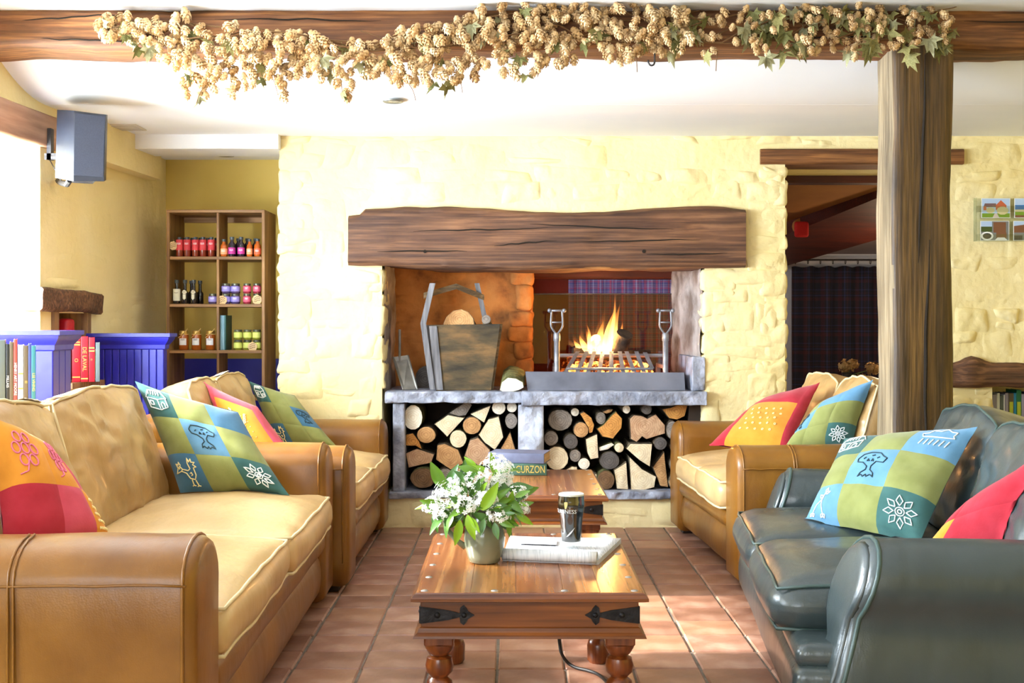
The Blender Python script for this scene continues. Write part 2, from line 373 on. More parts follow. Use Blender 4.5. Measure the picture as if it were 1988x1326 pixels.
# windows in the left wall
WFR = M('white_window_paint', (240, 240, 236), rough=.5)
PANE = pane_mat('window_pane', refl=.05)
def window(n, d0, d1, z0, z1, bars):
    x = LX((d0 + d1) / 2) - .3
    o = struct('window_%d' % n, MB().box(x - .03, x + .03, d0, d0 + .06, z0, z1).box(x - .03, x + .03, d1 - .06, d1, z0, z1)
               .box(x - .03, x + .03, d0, d1, z0, z0 + .06).box(x - .03, x + .03, d0, d1, z1 - .06, z1), WFR)
    for k in range(1, bars):
        d = d0 + (d1 - d0) * k / bars; MB().box(x - .02, x + .02, d - .015, d + .015, z0, z1).build('glazing_bar', WFR, o)
    MB().box(x - .02, x + .02, d0, d1, (z0 + z1) / 2 - .015, (z0 + z1) / 2 + .015).build('glazing_bar', WFR, o)
    for k in range(bars):
        a = d0 + (d1 - d0) * k / bars + .03; b = d0 + (d1 - d0) * (k + 1) / bars - .03
        for zz0, zz1 in ((z0 + .03, (z0 + z1) / 2 - .01), ((z0 + z1) / 2 + .01, z1 - .03)):
            MB().box(x - .003, x + .003, a, b, zz0, zz1).build('pane', PANE, o)
    MB().box(x + .02, LX(d0) + .03, d0, d1, z0 - .03, z0 + .005, .005).build('window_sill', WFR, o)
window(1, 3.4, 5.9, .85, 2.0, 4)
window(2, .6, 2.4, .8, 2.0, 3)
# right wall and the wall behind the camera (with its own wide window)
struct('wall_right', MB().box(3.5, 3.9, -2.2, 7.8, 0, 2.6), YEL2)
m = MB()
for (a, b, c, d) in ((-3.4, -2.6, 0, 2.6), (-.2, 4.0, 0, 2.6), (-2.6, -.2, 0, .5), (-2.6, -.2, 2.2, 2.6)): m.box(a, b, -2.05, -1.8, c, d)
struct('wall_rear', m, YEL2)
o = struct('window_3', MB().box(-2.6, -.2, -1.95, -1.9, .5, .56).box(-2.6, -.2, -1.95, -1.9, 2.14, 2.2).box(-2.6, -2.54, -1.95, -1.9, .5, 2.2).box(-.26, -.2, -1.95, -1.9, .5, 2.2), WFR)
for k in (1, 2): MB().box(-2.6 + .8 * k - .03, -2.6 + .8 * k + .03, -1.95, -1.9, .5, 2.2).build('glazing_bar', WFR, o)
for k in range(3): MB().box(-2.57 + .8 * k, -1.83 + .8 * k, -1.93, -1.92, .53, 2.17).build('pane', PANE, o)
# ---------------------------------------------------------------- fireplace wall
OX0, OX1, LZ0, LZ1 = -.721, 1.074, 1.455, 1.775      # opening and lintel
m = MB()
T = 7.6
for (a, b, c, d) in ((-1.305, OX0 - .01, 0, 2.21), (OX0 - .01, OX1 + .01, 1.7, 2.21), (OX1 + .01, 1.535, 0, 2.21), (1.535, 2.45, 2.045, 2.21),
                     (2.45, 2.70, 0, 2.21), (2.70, 3.5, .80, 2.21), (2.70, 3.5, 0, .48)): m.box(a, b, WD, T, c, d)
m.box(2.70, 3.5, 7.4, T, .48, .80)
m.box(OX0 - .01, OX1 + .01, WD, 7.55, 0, .165)
wb = struct('wall_back', m, YEL)
rs = random.Random(5)
EX = [(-.93, 1.322, 1.44, 1.80), (-.755, 1.105, .17, 1.5), (1.51, 2.47, 0, 2.05), (1.385, 2.54, 2.03, 2.135), (2.46, 3.5, .785, .925), (2.68, 3.5, .3, .8), (-.78, 1.1, .66, .78)]
for (a, b, c, d) in courses(-1.285, 3.45, 0.0, 2.2, EX, (.07, .17), (.13, .38), rs):
    j = lambda s=.028: rs.uniform(-s, s)
    cc = [(a + j(), WD, c + j()), (b + j(), WD, c + j()), (b + j(), WD, d + j()), (a + j(), WD, d + j())]
    soft_stone(wb, YEL, cc, (0, -1, 0), rs.uniform(.003, .017), n=(12, 8), seed=rs.random() * 20, pw=rs.choice((3, 4, 6)))
# quoins along the free edges
def quoins(parent, mat, x, side, z0, z1, rnd, wr=(.12, .26), name='stone', prot=.004, y0=WD, y1=WD + .22):
    z = z0
    while z < z1 - .03:
        hh = min(rnd.uniform(.07, .19), z1 - z); ww = rnd.uniform(*wr); sd = rnd.random() * 30; pr = rnd.uniform(.0, .010)
        a, b = (x - ww, x + pr) if side > 0 else (x - pr, x + ww)
        def fn(p, u): return p + Vector((N3(p, 12, sd), N3(p, 12, sd + 5) * 1.2, N3(p, 12, sd + 9))) * .014 + Vector((N3(p, 30, sd), N3(p, 30, sd + 5), 0)) * .006
        MB().rbox(a, b, y0 - prot, y1, z + .001, z + hh - .001, .022, (6, 4, 4), fn, 2).build(name, mat, parent, 180)
        z += hh
quoins(wb, YEL, -1.315, -1, 0, 2.22, rs)
quoins(wb, YEL, OX0, 1, .78, 1.46, rs, (.1, .2))
quoins(wb, YEL, OX1, -1, .0, 1.46, rs, (.1, .2))
quoins(wb, YEL, 1.544, 1, 0, 2.03, rs, (.12, .25))
quoins(wb, YEL, 2.70, 1, .48, .79, rs, (.1, .18))
# timber helper: a hewn baulk along x / z with wavy faces
def baulk(name, mat, parent, axis, a0, a1, u0, u1, v0, v1, amp=.01, seed=1.0, r=.018, n=60, fnx=None):
    """axis x: u=y, v=z ; axis z: u=x, v=y ; axis y: u=x, v=z"""
    m = MB(); rings = []
    prof = []
    def seg(p, q, k): return [(p[0] + (q[0] - p[0]) * i / k, p[1] + (q[1] - p[1]) * i / k) for i in range(k)]
    c = [(u0 + r, v0), (u1 - r, v0), (u1, v0 + r), (u1, v1 - r), (u1 - r, v1), (u0 + r, v1), (u0, v1 - r), (u0, v0 + r)]
    for i in range(8): prof += seg(c[i], c[(i + 1) % 8], 6 if i % 2 == 0 else 2)
    for i in range(n + 1):
        t = i / n; a = a0 + (a1 - a0) * t; ring = []
        for (u, v) in prof:
            cu, cv = (u0 + u1) / 2, (v0 + v1) / 2
            p3 = Vector((a * 1.6, u * 4, v * 4)); k = 1 + 0
            du = (N3((a * 2.2, u * 3, v * 3), 1, seed) * amp * 1.6 + N3((a * 9, u * 22, v * 22), 1, seed + 3) * amp * .5)
            dv = (N3((a * 2.2, u * 3, v * 3), 1, seed + 7) * amp * 1.6 + N3((a * 9, u * 22, v * 22), 1, seed + 11) * amp * .5)
            uu, vv = u + du, v + dv
            if fnx: uu, vv = fnx(a, uu, vv, u, v)
            ring.append({'x': (a, uu, vv), 'z': (uu, vv, a), 'y': (uu, a, vv)}[axis])
        rings.append(ring)
    m.loft(rings); return m.build(name, mat, parent, 50)
OAKB = wood('oak_beam', (92, 54, 26), (160, 108, 60), 'x', .62, 1.0, .5, (124, 78, 40))
OAKP = wood('oak_post_wood', (60, 42, 18), (112, 84, 42), 'z', .55, 1.1, .5, (86, 62, 28))
OAKG = wood('window_lit_post_side', (116, 100, 76), (164, 148, 120), 'z', .8, 1.1, .5, (142, 126, 98))  # pale grey wood, mostly the window light on this side put into colour
OAKL = wood('oak_lintel_wood', (70, 44, 30), (136, 96, 66), 'x', .65, .8, .8, (102, 68, 46))
bm_ = baulk('ceiling_beam', OAKB, None, 'x', -2.9, 3.5, 5.2, 5.46, 2.305, 2.475, .014, 3.0, .025, 110)
tag(bm_, 'long hewn oak ceiling beam carrying the dried hop garland', 'beam')
for x, z, r in ((-1.5, 2.40, .02), (.6, 2.395, .008), (2.3, 2.4, .008)):
    pass
post_dummy = None
def crack(z, k): return (1.722 if k == 0 else 1.752) + .014 * math.sin(z * 3.1 + 1 + k) + .008 * N3((0, k, z), 4)
def postf(a, uu, vv, u, v):
    return uu + .012 * N3((0, 0, a), 2.0, 4), vv
post = baulk('oak_post', OAKP, None, 'z', 0, 2.325, 1.607, 1.857, 5.2, 5.45, .005, 9.0, .014, 70, postf)
tag(post, 'square weathered oak post with long drying cracks under the ceiling beam', 'post')
# drying cracks: dark slots with raised lips set into the front face
CRK = M('crack_dark', (34, 24, 12), rough=.95)
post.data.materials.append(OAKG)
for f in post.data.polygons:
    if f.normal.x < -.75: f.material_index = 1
for kc, (z0, z1, wd) in enumerate(((1.40, 2.28, .0055), (.55, 1.50, .0065))):
    pts = [(crack(z0 + (z1 - z0) * i / 30, kc), 5.197, z0 + (z1 - z0) * i / 30) for i in range(31)]
    pts = [(x + .0, 5.1985 + .006 * N3((x, 5.2, z), 2.0, 9), z) for x, y, z in pts]
    MB().tube(pts, [wd * (.25 + math.sin(PI * i / 30)) for i in range(31)], 6).build('drying_crack', CRK, post)
def lint(a, uu, vv, u, v):
    t = (a + .915) / 2.22
    top = .012 * math.sin(t * PI) + .012 * math.sin(t * 9)
    if v > 1.6: vv += top - (.03 if t < .04 else 0)
    else: vv += .012 - .03 * math.sin(min(1, t * 1.3) * PI) * .6 - .02 * t
    return uu, vv
lo = baulk('fireplace_lintel', OAKL, None, 'x', -.915, 1.306, WD - .055, WD + .3, LZ0 + .005, LZ1, .012, 21.0, .02, 70, lint)
tag(lo, 'massive rough oak lintel beam spanning the fireplace opening', 'lintel beam')
rk_ = random.Random(12)
def shakes(parent, pts, y, wd):
    # long drying shakes: thin dark slots following the grain of a baulk's front face
    for (x0, z0, L, sl) in pts:
        n_ = 18; q_ = [(x0 + L * i / n_, y - .001 + .003 * N3((x0, i * .3, z0), 1), z0 + sl * i / n_ + .007 * N3((i * .35, z0 * 9, x0), 1)) for i in range(n_ + 1)]
        MB().tube(q_, [wd * (.2 + math.sin(PI * i / n_)) for i in range(n_ + 1)], 5).build('drying_crack', CRK, parent)
shakes(lo, [(-.55, 1.66, .75, .02), (.1, 1.70, .8, -.03), (.35, 1.60, .7, .015), (-.75, 1.55, .5, .0), (.75, 1.53, .45, .01), (-.1, 1.58, .35, .03)], WD - .062, .0035)
shakes(bm_, [(-2.1, 2.42, .5, .03), (-1.25, 2.43, .7, -.01), (-.4, 2.36, .6, .01), (.9, 2.35, .8, .0), (1.9, 2.42, .6, -.01), (-2.0, 2.345, .45, -.015)], 5.196, .003)
for x, y in ((825, 488), (1250, 488)):
    p = W(x, y, WD - .058); MB().tube([(p.x, p.y - .002, p.z), (p.x, p.y + .02, p.z)], .010, 10).build('peg_hole', CRK, lo)
dl = baulk('doorway_lintel', OAKB, None, 'x', 1.393, 2.531, WD - .03, WD + .25, 2.04, 2.125, .004, 31.0, .008, 20)
tag(dl, 'slim brown oak lintel over the doorway', 'lintel beam')
nl = baulk('niche_lintel', OAKL, None, 'x', 2.44, 3.5, WD - .04, WD + .3, .792, .922, .016, 41.0, .02, 30,
           lambda a, uu, vv, u, v: (uu - .02 * math.exp(-((a - 2.56) / .06) ** 2), vv + .04 * math.exp(-((a - 2.58) / .07) ** 2) * (1 if v > .85 else 0)))
tag(nl, 'gnarled oak lintel over the book niche in the yellow wall', 'lintel beam')
# niche lintel and jambs on the left wall, window lintel
def lbaulk(name, mat, d0, d1, z0, z1, t0, t1, amp, seed, parent=None):
    return baulk(name, mat, parent, 'y', d0, d1, 0, t1 - t0, z0, z1, amp, seed, .012, 24, lambda a, uu, vv, u, v: (uu + LX(a) + t0, vv))
o = lbaulk('niche_lintel', OAKL, 5.83, 6.56, 1.205, 1.315, -.2, .045, .012, 51.0); tag(o, 'short rough brown oak lintel over the small niche by the window', 'lintel beam')
NWD = wood('niche_wood', (120, 86, 52), (166, 128, 84), 'z', .7)
for d0, d1 in ((6.02, 6.075), (6.405, 6.46)):
    p = MB().add([(LX(d0) - .34, d0, .3), (LX(d0) + .015, d0, .3), (LX(d1) + .015, d1, .3), (LX(d1) - .34, d1, .3), (LX(d0) - .34, d0, 1.21), (LX(d0) + .015, d0, 1.21), (LX(d1) + .015, d1, 1.21), (LX(d1) - .34, d1, 1.21)],
                 [(0, 3, 2, 1), (4, 5, 6, 7), (0, 1, 5, 4), (1, 2, 6, 5), (2, 3, 7, 6), (3, 0, 4, 7)])
    struct('trim_%d' % (3 if d0 < 6.2 else 4), p, NWD)
WLIN = wood('window_lintel_wood', (172, 126, 96), (200, 156, 124), 'y', .6, .5, .12)
o = lbaulk('window_lintel', WLIN, 3.3, 6.08, 1.99, 2.15, -.05, .035, .003, 61.0); tag(o, 'smooth pinkish brown wooden lintel board above the bright side window', 'lintel beam')
BRK = M('dark_iron', (58, 56, 58), rough=.45, metal=.7, ns=30, c2=(78, 74, 72), bump=.2, bs=60)
o = MB().box(LX(5.92) + .03, LX(5.92) + .05, 5.9, 5.94, 1.93, 2.08).box(LX(5.9) + .02, LX(5.9) + .08, 5.9, 5.912, 1.93, 1.96).build('iron_bracket', BRK)
tag(o, 'small dark iron curtain bracket on the window lintel', 'bracket')
# ---------------------------------------------------------------- fireplace: chamber, hearth slabs, pillars
SLATE = M('blue_grey_slate', (118, 122, 136), (184, 188, 204), rough=.55, ns=9, nd=8, bump=.9, bs=30, bd=.014, c3=(150, 154, 168))
SOOT = M('warm_plaster_soot', (120, 76, 38), (206, 138, 72), rough=.9, ns=6, nd=8, ramp=(.32, .58), bump=.7, bs=22, bd=.015, c3=(186, 118, 58))
GREYST = M('grey_jamb_stone', (128, 112, 100), (190, 182, 176), rough=.85, ns=7, nd=8, bump=.8, bs=20, bd=.015)
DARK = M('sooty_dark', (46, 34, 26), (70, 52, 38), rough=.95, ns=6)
BD = 7.55
def rough_panel(p0, p1, p2, p3, out, amp, nu, nv, seed):
    c = [Vector(p) for p in (p0, p1, p2, p3)]; out = Vector(out)
    return MB().grid(nu, nv, lambda s, t: (lambda p: p + out * amp * (N3(p, 8, seed) + .6 * N3(p, 21, seed)))((c[0] * (1 - s) + c[1] * s) * (1 - t) + (c[3] * (1 - s) + c[2] * s) * t))
m = MB().box(OX0 - .3, .125, BD + .02, BD + .3, 0, 2.0); ch = struct('wall_chimney', m, SOOT)
# rough plastered bricks on the fireback
rb = random.Random(23)
for (a, b, c, d) in courses(OX0 - .01, .125, .76, 1.62, [], (.06, .11), (.12, .24), rb):
    j = lambda s=.006: rb.uniform(-s, s)
    soft_stone(ch, SOOT, [(a + j(), BD + .02, c + j()), (b + j(), BD + .02, c + j()), (b + j(), BD + .02, d + j()), (a + j(), BD + .02, d + j())], (0, -1, 0), rb.uniform(.003, .014), seed=rb.random() * 30, n=(5, 4), sink=.002)
quoins(ch, SOOT, .125, 1, .76, 1.6, rb, (.1, .16), 'brick', .012, BD, BD + .28)
# side faces of the chamber
sl = rough_panel((OX0 + .004, WD + .02, .76), (OX0 + .004, BD + .03, .76), (OX0 + .004, BD + .03, 1.7), (OX0 + .004, WD + .02, 1.7), (1, 0, 0), .012, 16, 20, 3.0)
struct('wall_chimney_left', sl, GREYST, None, 180)
sr = rough_panel((OX1 - .002, WD + .02, .70), (1.0, 7.75, .70), (1.0, 7.75, 1.7), (OX1 - .002, WD + .02, 1.7), (-1, 0, 0), .014, 16, 20, 8.0)
struct('wall_chimney_right', sr, GREYST, None, 180)
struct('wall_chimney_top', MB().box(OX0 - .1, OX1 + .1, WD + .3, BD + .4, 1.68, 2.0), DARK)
# store box
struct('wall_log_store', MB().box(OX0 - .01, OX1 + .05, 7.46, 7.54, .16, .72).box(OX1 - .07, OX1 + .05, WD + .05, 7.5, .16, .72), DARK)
def slab(name, x0, x1, y0, y1, z0, z1, label, seed, mat=SLATE, cat='slab', amp=.009, group=None, r=.008, n=(44, 6, 4)):
    def fn(p, u):
        e = max(0, -u[1]) ** 6
        return p + Vector((0, (N3(p, 12, seed) * amp * 2.2 + N3(p, 34, seed) * amp * 1.3) * (e + .1), N3(p, 9, seed + 4) * amp * .5 + e * N3(p, 20, seed) * amp * .5))
    o = MB().rbox(x0, x1, y0, y1, z0, z1, r, n, fn, 2).build(name, mat, None, 60); return tag(o, label, cat, group)
slab('hearth_slab', -.712, .06, WD - .05, BD, .702, .766, 'thick blue grey slate hearth slab under the wooden log bucket', 2.0)
slab('hearth_slab', .052, 1.088, WD - .06, 7.72, .690, .768, 'thick blue grey slate hearth slab under the fire tray', 6.0)
slab('store_pillar', -.668, -.602, WD - .03, 7.2, .205, .70, 'narrow slate pillar at the outer end of the log store, beside the leather sofa', 12.0, cat='pillar', n=(4, 5, 10))
PSLATE = M('pale_slate', (168, 172, 186), (212, 216, 230), rough=.6, ns=9, nd=8, bump=.9, bs=30, bd=.014)
slab('store_pillar', .035, .178, WD - .035, 7.3, .205, .695, 'broad pale slate pillar dividing the two log stores', 15.0, PSLATE, cat='pillar', amp=.012, n=(8, 5, 14))
slab('store_sill', -.69, .35, WD - .03, 7.46, .165, .206, 'flat slate sill under the logs left of the far table', 17.0)
slab('store_sill', .352, 1.07, WD - .035, 7.46, .162, .206, 'flat slate sill running behind the far coffee table', 19.0)
slab('upright_slab', 1.01, 1.085, WD - .02, 7.5, .766, .96, 'upright slate slab closing the end of the hearth by the tray', 25.0, n=(3, 8, 6))
# ---------------------------------------------------------------- room behind the doorway and the open fireback
PL1 = M('warm_lit_plaster', (176, 118, 52), (160, 104, 46), rough=.9, ns=3)  # warm light on the upper slope put into the plaster colour
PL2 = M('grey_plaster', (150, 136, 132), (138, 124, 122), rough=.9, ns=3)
DRED = wood('dark_red_beam_wood', (66, 24, 14), (92, 36, 20), 'x', .6)
FW = 10.0
struct('wall_far', MB().box(-1.5, 5.0, FW + .04, FW + .15, 0, 2.4), M('far_white_wall', (205, 205, 205), rough=.9))
struct('floor_far', MB().box(-1.5, 5.0, 7.2, FW + .1, -.15, -.004), M('far_floor_tile', (110, 74, 52), (90, 58, 42), rough=.6, ns=4))
struct('wall_far_side', MB().box(4.6, 5.0, 7.2, FW + .1, 0, 2.4).box(-1.6, -1.4, 7.7, FW + .1, 0, 2.4), PL2)
def slopez(D): return 2.03 - (D - 7.62) / (FW - 7.62) * .315
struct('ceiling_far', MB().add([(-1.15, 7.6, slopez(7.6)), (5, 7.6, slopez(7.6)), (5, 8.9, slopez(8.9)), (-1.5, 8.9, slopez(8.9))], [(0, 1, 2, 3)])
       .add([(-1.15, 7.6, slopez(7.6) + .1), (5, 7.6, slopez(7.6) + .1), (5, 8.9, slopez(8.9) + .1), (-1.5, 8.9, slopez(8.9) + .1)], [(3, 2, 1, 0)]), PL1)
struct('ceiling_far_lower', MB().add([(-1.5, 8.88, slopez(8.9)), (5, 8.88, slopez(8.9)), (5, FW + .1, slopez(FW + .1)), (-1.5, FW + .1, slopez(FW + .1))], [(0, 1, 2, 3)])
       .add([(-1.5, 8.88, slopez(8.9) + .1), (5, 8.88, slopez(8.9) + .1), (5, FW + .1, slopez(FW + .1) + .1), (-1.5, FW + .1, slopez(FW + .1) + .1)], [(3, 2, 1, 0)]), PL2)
def Dslope(y):      # depth where a pixel row meets the sloping ceiling at mid doorway
    lo_, hi_ = 7.6, 11.0
    for _ in range(40):
        md = (lo_ + hi_) / 2
        if H - (y - CY) / F * md > slopez(md): hi_ = md
        else: lo_ = md
    return lo_
q = [W(1500, 440, Dslope(440)), W(1500, 500, Dslope(495)), W(1760, 421, Dslope(421)), W(1760, 330, 7.62)]
dn = Vector((0, 0, -.1))
o = MB().add([p + Vector((0, 0, .02)) for p in q] + [p + dn for p in q], [(0, 1, 2, 3), (7, 6, 5, 4), (0, 4, 5, 1), (1, 5, 6, 2), (2, 6, 7, 3), (3, 7, 4, 0)]).build('sloping_beam', DRED)
tag(o, 'dark red beam running diagonally under the ceiling beyond the doorway', 'beam')
o = MB().box(1.4, 2.6, 7.5, 7.62, 2.0, 2.13).build('inner_lintel', DRED); tag(o, 'dark inner lintel behind the doorway opening', 'lintel beam')
o = MB().box(1.47, 1.56, 7.61, 7.72, 0, 2.03).build('door_jamb', M('red_brown_jamb', (110, 44, 24), (90, 34, 20), rough=.6)); tag(o, 'red brown timber door jamb beyond the doorway', 'jamb')
o = MB().tube([(W(1552, 440, 8.7)), W(1556, 438, 8.66)], .055, 14).build('wall_ornament', M('ochre_straw', (170, 110, 50), rough=.8)); tag(o, 'round straw coloured ornament on the dark red beam', 'ornament')
mm = MB().rbox(-.05, .05, -.02, .02, -.06, .05, .02, (3, 2, 3)); c = mm.build('red_ribbon', M('red_cloth', (190, 20, 16), rough=.8)); c.location = W(1556, 444, 8.55); tag(c, 'bright red cloth hanging on the dark beam', 'cloth')
# curtains
def curtain(name, x0, x1, z0, z1, y, mat, label, pitch=.11, amp=.035):
    n = int((x1 - x0) / pitch * 8)
    m = MB().grid(n, 8, lambda s, t: (x0 + (x1 - x0) * s, y + amp * math.sin(2 * PI * (x1 - x0) * s / pitch) + .01 * N3((s * 9, t * 2, 0), 1), z0 + (z1 - z0) * t + .006 * math.sin(s * n)))
    o = m.build(name, mat, None, 180); sm = o.modifiers.new('thick', 'SOLIDIFY'); sm.thickness = .006; return tag(o, label, 'curtain')
T1 = tartan('tartan_light', (96, 92, 150), (190, 80, 110), (196, 196, 220), 11, 20)
T2 = tartan('tartan_dark', (20, 18, 28), (56, 20, 24), (40, 46, 78), 7, 7)
curtain('tartan_curtain', .33, 1.30, .2, 1.52, 9.6, T1, 'blue and pink tartan curtain seen through the fireplace glass')
curtain('tartan_curtain', 2.24, 3.6, .1, 1.60, FW - .1, T2, 'dark tartan curtain on a rail beyond the doorway', .16)
rail = MB().tube([(2.1, FW - .1, 1.655), (3.8, FW - .1, 1.655)], .008, 8).build('curtain_rail', BRK); tag(rail, 'thin dark curtain rail with rings beyond the doorway', 'curtain rail')
for k in range(12):
    a = 2.27 + k * .1; MB().tube([(a, FW - .1 + .016 * math.cos(t * PI / 5), 1.64 + .018 * math.sin(t * PI / 5)) for t in range(10)], .003, 5, True).build('curtain_ring', BRK, rail)
# ================================================================ sofas
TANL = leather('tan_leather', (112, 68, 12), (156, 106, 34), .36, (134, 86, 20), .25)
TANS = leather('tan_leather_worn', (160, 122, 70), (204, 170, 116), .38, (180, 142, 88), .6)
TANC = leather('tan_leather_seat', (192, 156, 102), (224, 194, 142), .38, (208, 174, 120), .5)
PIPE = M('cream_piping', (226, 206, 160), rough=.5)
GRNL = leather('green_leather', (54, 65, 66), (66, 78, 79), .31, (60, 71, 72), .3, 3.0, .8)
GPIP = M('green_piping', (66, 86, 82), rough=.35)
FOOT = M('dark_wood_foot', (50, 34, 24), rough=.5)
STUFF = M('white_stuffing', (232, 222, 206), rough=.95, bump=.6, bs=60)
def arm_profile(aw, z0, ah, n=10, rz=.085):
    p = [(0.0, z0), (0.0, (z0 + ah) * .5)]
    for i in range(n + 1):
        a = PI - PI * i / n; p.append((aw / 2 + aw / 2 * math.cos(a), ah - rz + rz * math.sin(a)))
    p += [(aw, (z0 + ah) * .5), (aw, z0)]
    # subdivide the straight sides
    out = []
    for i in range(len(p)):
        a, b = p[i], p[(i + 1) % len(p)]; L = math.dist(a, b); k = max(1, int(L / .08))
        out += [(a[0] + (b[0] - a[0]) * t / k, a[1] + (b[1] - a[1]) * t / k) for t in range(k)]
    return out
def inset(prof, d):
    cx = sum(p[0] for p in prof) / len(prof); zs = [p[1] for p in prof]; cz = (min(zs) + max(zs)) / 2
    w = max(p[0] for p in prof) - min(p[0] for p in prof); hh = max(zs) - min(zs)
    return [(cx + (p[0] - cx) * (1 - 2 * d / w), cz + (p[1] - cz) * (1 - 2 * d / hh)) for p in prof]
def roll_arm(x0, aw, z0, ah, y0, y1, seed, rake=0.0, prof=None, yaw=0.0):
    prof = prof or arm_profile(aw, z0, ah); rings = []
    zt = max(p[1] for p in prof)
    ys = [(y0 + .0, .03), (y0 + .006, .014), (y0 + .018, .005), (y0 + .035, 0)] + [(y0 + .035 + (y1 - y0 - .07) * i / 12, 0) for i in range(1, 13)] + [(y1 - .012, .006), (y1, .025)]
    for (y, ins) in ys:
        pr = inset(prof, ins) if ins else prof; ring = []
        for (x, z) in pr:
            rk = (rake * ((z - z0) / (zt - z0)) + yaw * x) * (1 - (y - y0) / (y1 - y0))
            p = Vector((x0 + x, y + rk, z)); nz = N3(p, 5, seed) * .008
            ring.append((p.x + nz * (1 if x > aw / 2 else -1), p.y, p.z + N3(p, 4, seed + 3) * .006))
        rings.append(ring)
    return MB().loft(rings), prof
def edge_path(prof, x0, y, z0, ah, rake, yaw):
    zt = max(p[1] for p in prof)
    return [(x0 + x, y + rake * ((z - z0) / (zt - z0)) + yaw * x, z) for (x, z) in prof]
def cushion_parts(root, x0, x1, y0, y1, z0, z1, r, crown, mat, pipe, seed, wr=.006, sag=0.0, name='seat_cushion'):
    def fn(p, u):
        q = p.copy()
        if u[2] > 0: q.z += crown * (1 - u[0] ** 2) * (1 - u[1] ** 2) * u[2] - sag * (u[0] ** 2) * max(0, -u[1]) * u[2]
        if u[1] < 0: q.y -= .02 * (1 - u[0] ** 2) * (-u[1]) * (1 - u[2] ** 2)
        q.x += .02 * u[0] * (1 - u[2] ** 2)
        q += Vector((N3(q, 7, seed), N3(q, 7, seed + 4), N3(q, 7, seed + 8))) * wr
        q.z += .5 * wr * N3((q.x * 30, q.y * 6, q.z * 4), 1, seed) * (1 if u[2] > .2 else .3)
        return q
    o = MB().rbox(x0, x1, y0, y1, z0, z1, r, (16, 14, 4), fn).build(name, mat, root, 180)
    h = Vector(((x1 - x0) / 2, (y1 - y0) / 2, (z1 - z0) / 2)); c = Vector(((x0 + x1) / 2, (y0 + y1) / 2, (z0 + z1) / 2)); e = r * .3
    for sz in (1, -1):
        pts = []
        path = [(-1, t / 8 * 2 - 1) for t in range(8, 0, -1)] + [(t / 16 * 2 - 1, -1) for t in range(17)] + [(1, t / 8 * 2 - 1) for t in range(1, 9)]
        for (a, b) in path:
            p = Vector((c.x + a * (h.x - e * .85), c.y + b * (h.y - e * .85), c.z + sz * (h.z - e)))
            u = Vector(((p.x - c.x) / h.x, (p.y - c.y) / h.y, sz * (h.z - e) / h.z)); q = fn(p, u); pts.append(q + Vector((a * .002, b * .002, sz * .002)))
        MB().tube(pts, .0055, 6).build('piping', pipe, o, 180)
    return o
def back_cushion(root, x0, x1, yb, zb, hgt, th, tilt, mat, pipe, seed, slump=.04, wr=.012, tears=()):
    ct, st = math.cos(tilt), math.sin(tilt)
    def fn(p, u):
        q = p.copy()
        if u[1] < 0: q.y -= .055 * (1 - u[0] ** 2) * (1 - (u[2] * .9 + .1) ** 2)
        q.z += -slump * u[0] ** 2 * max(0, u[2]) + .015 * N3((u[0] * 2, 0, 0), 1.5, seed) * max(0, u[2])
        q.x += .02 * u[0] * (1 - u[2] ** 2)
        q += Vector((N3(q, 5, seed), N3(q, 6, seed + 4), N3(q, 5, seed + 8))) * wr
        q.y += wr * 1.5 * abs(N3((q.x * 4 + q.z * 9, q.x * 2, q.z * 3 - q.x * 5), 1, seed)) + wr * 1.2 * abs(N3((q.x * 7 - q.z * 6, q.x * 3, q.z * 12 + q.x * 5), 1, seed + 20))
        y, z = q.y - yb, q.z - zb
        return Vector((q.x, yb + y * ct + z * st, zb + z * ct - y * st))
    o = MB().rbox(x0, x1, yb, yb + th, zb, zb + hgt, .05, (34, 5, 34), fn).build('back_cushion', mat, root, 180)
    h = Vector(((x1 - x0) / 2, th / 2, hgt / 2)); c = Vector(((x0 + x1) / 2, yb + th / 2, zb + hgt / 2)); e = .013
    pts = []
    for (a, b) in [(-1, t / 6 * 2 - 1) for t in range(0, 6)] + [(t / 16 * 2 - 1, 1) for t in range(17)] + [(1, t / 6 * 2 - 1) for t in range(5, -1, -1)]:
        p = Vector((c.x + a * (h.x - e), c.y - (h.y - e), c.z + b * (h.z - e))); u = Vector((a * .97, -.9, b * .97)); pts.append(fn(p, u) + Vector((a * .002, -.003, b * .003)))
    MB().tube(pts, .0055, 6).build('piping', pipe, o, 180)
    for (a0, a1, sd) in tears:                      # frayed, torn top edge showing the pale lining
        def tf(s, t):
            a = a0 + (a1 - a0) * s; wv = .5 + .5 * N3((s * 7, t * 2, sd), 1)
            ph = (-.35 + 1.2 * t) * (.6 + .8 * wv); u = Vector((a, -.9 + .55 * max(0, ph), .97 - .05 * max(0, -ph)))
            p = Vector((c.x + a * (h.x - e), c.y + u.y * h.y, c.z + u.z * h.z)); return fn(p, u) + Vector((0, -.006, .006 + .010 * wv))
        MB().grid(16, 5, tf).build('torn_lining', STUFF, o, 180)
    return o
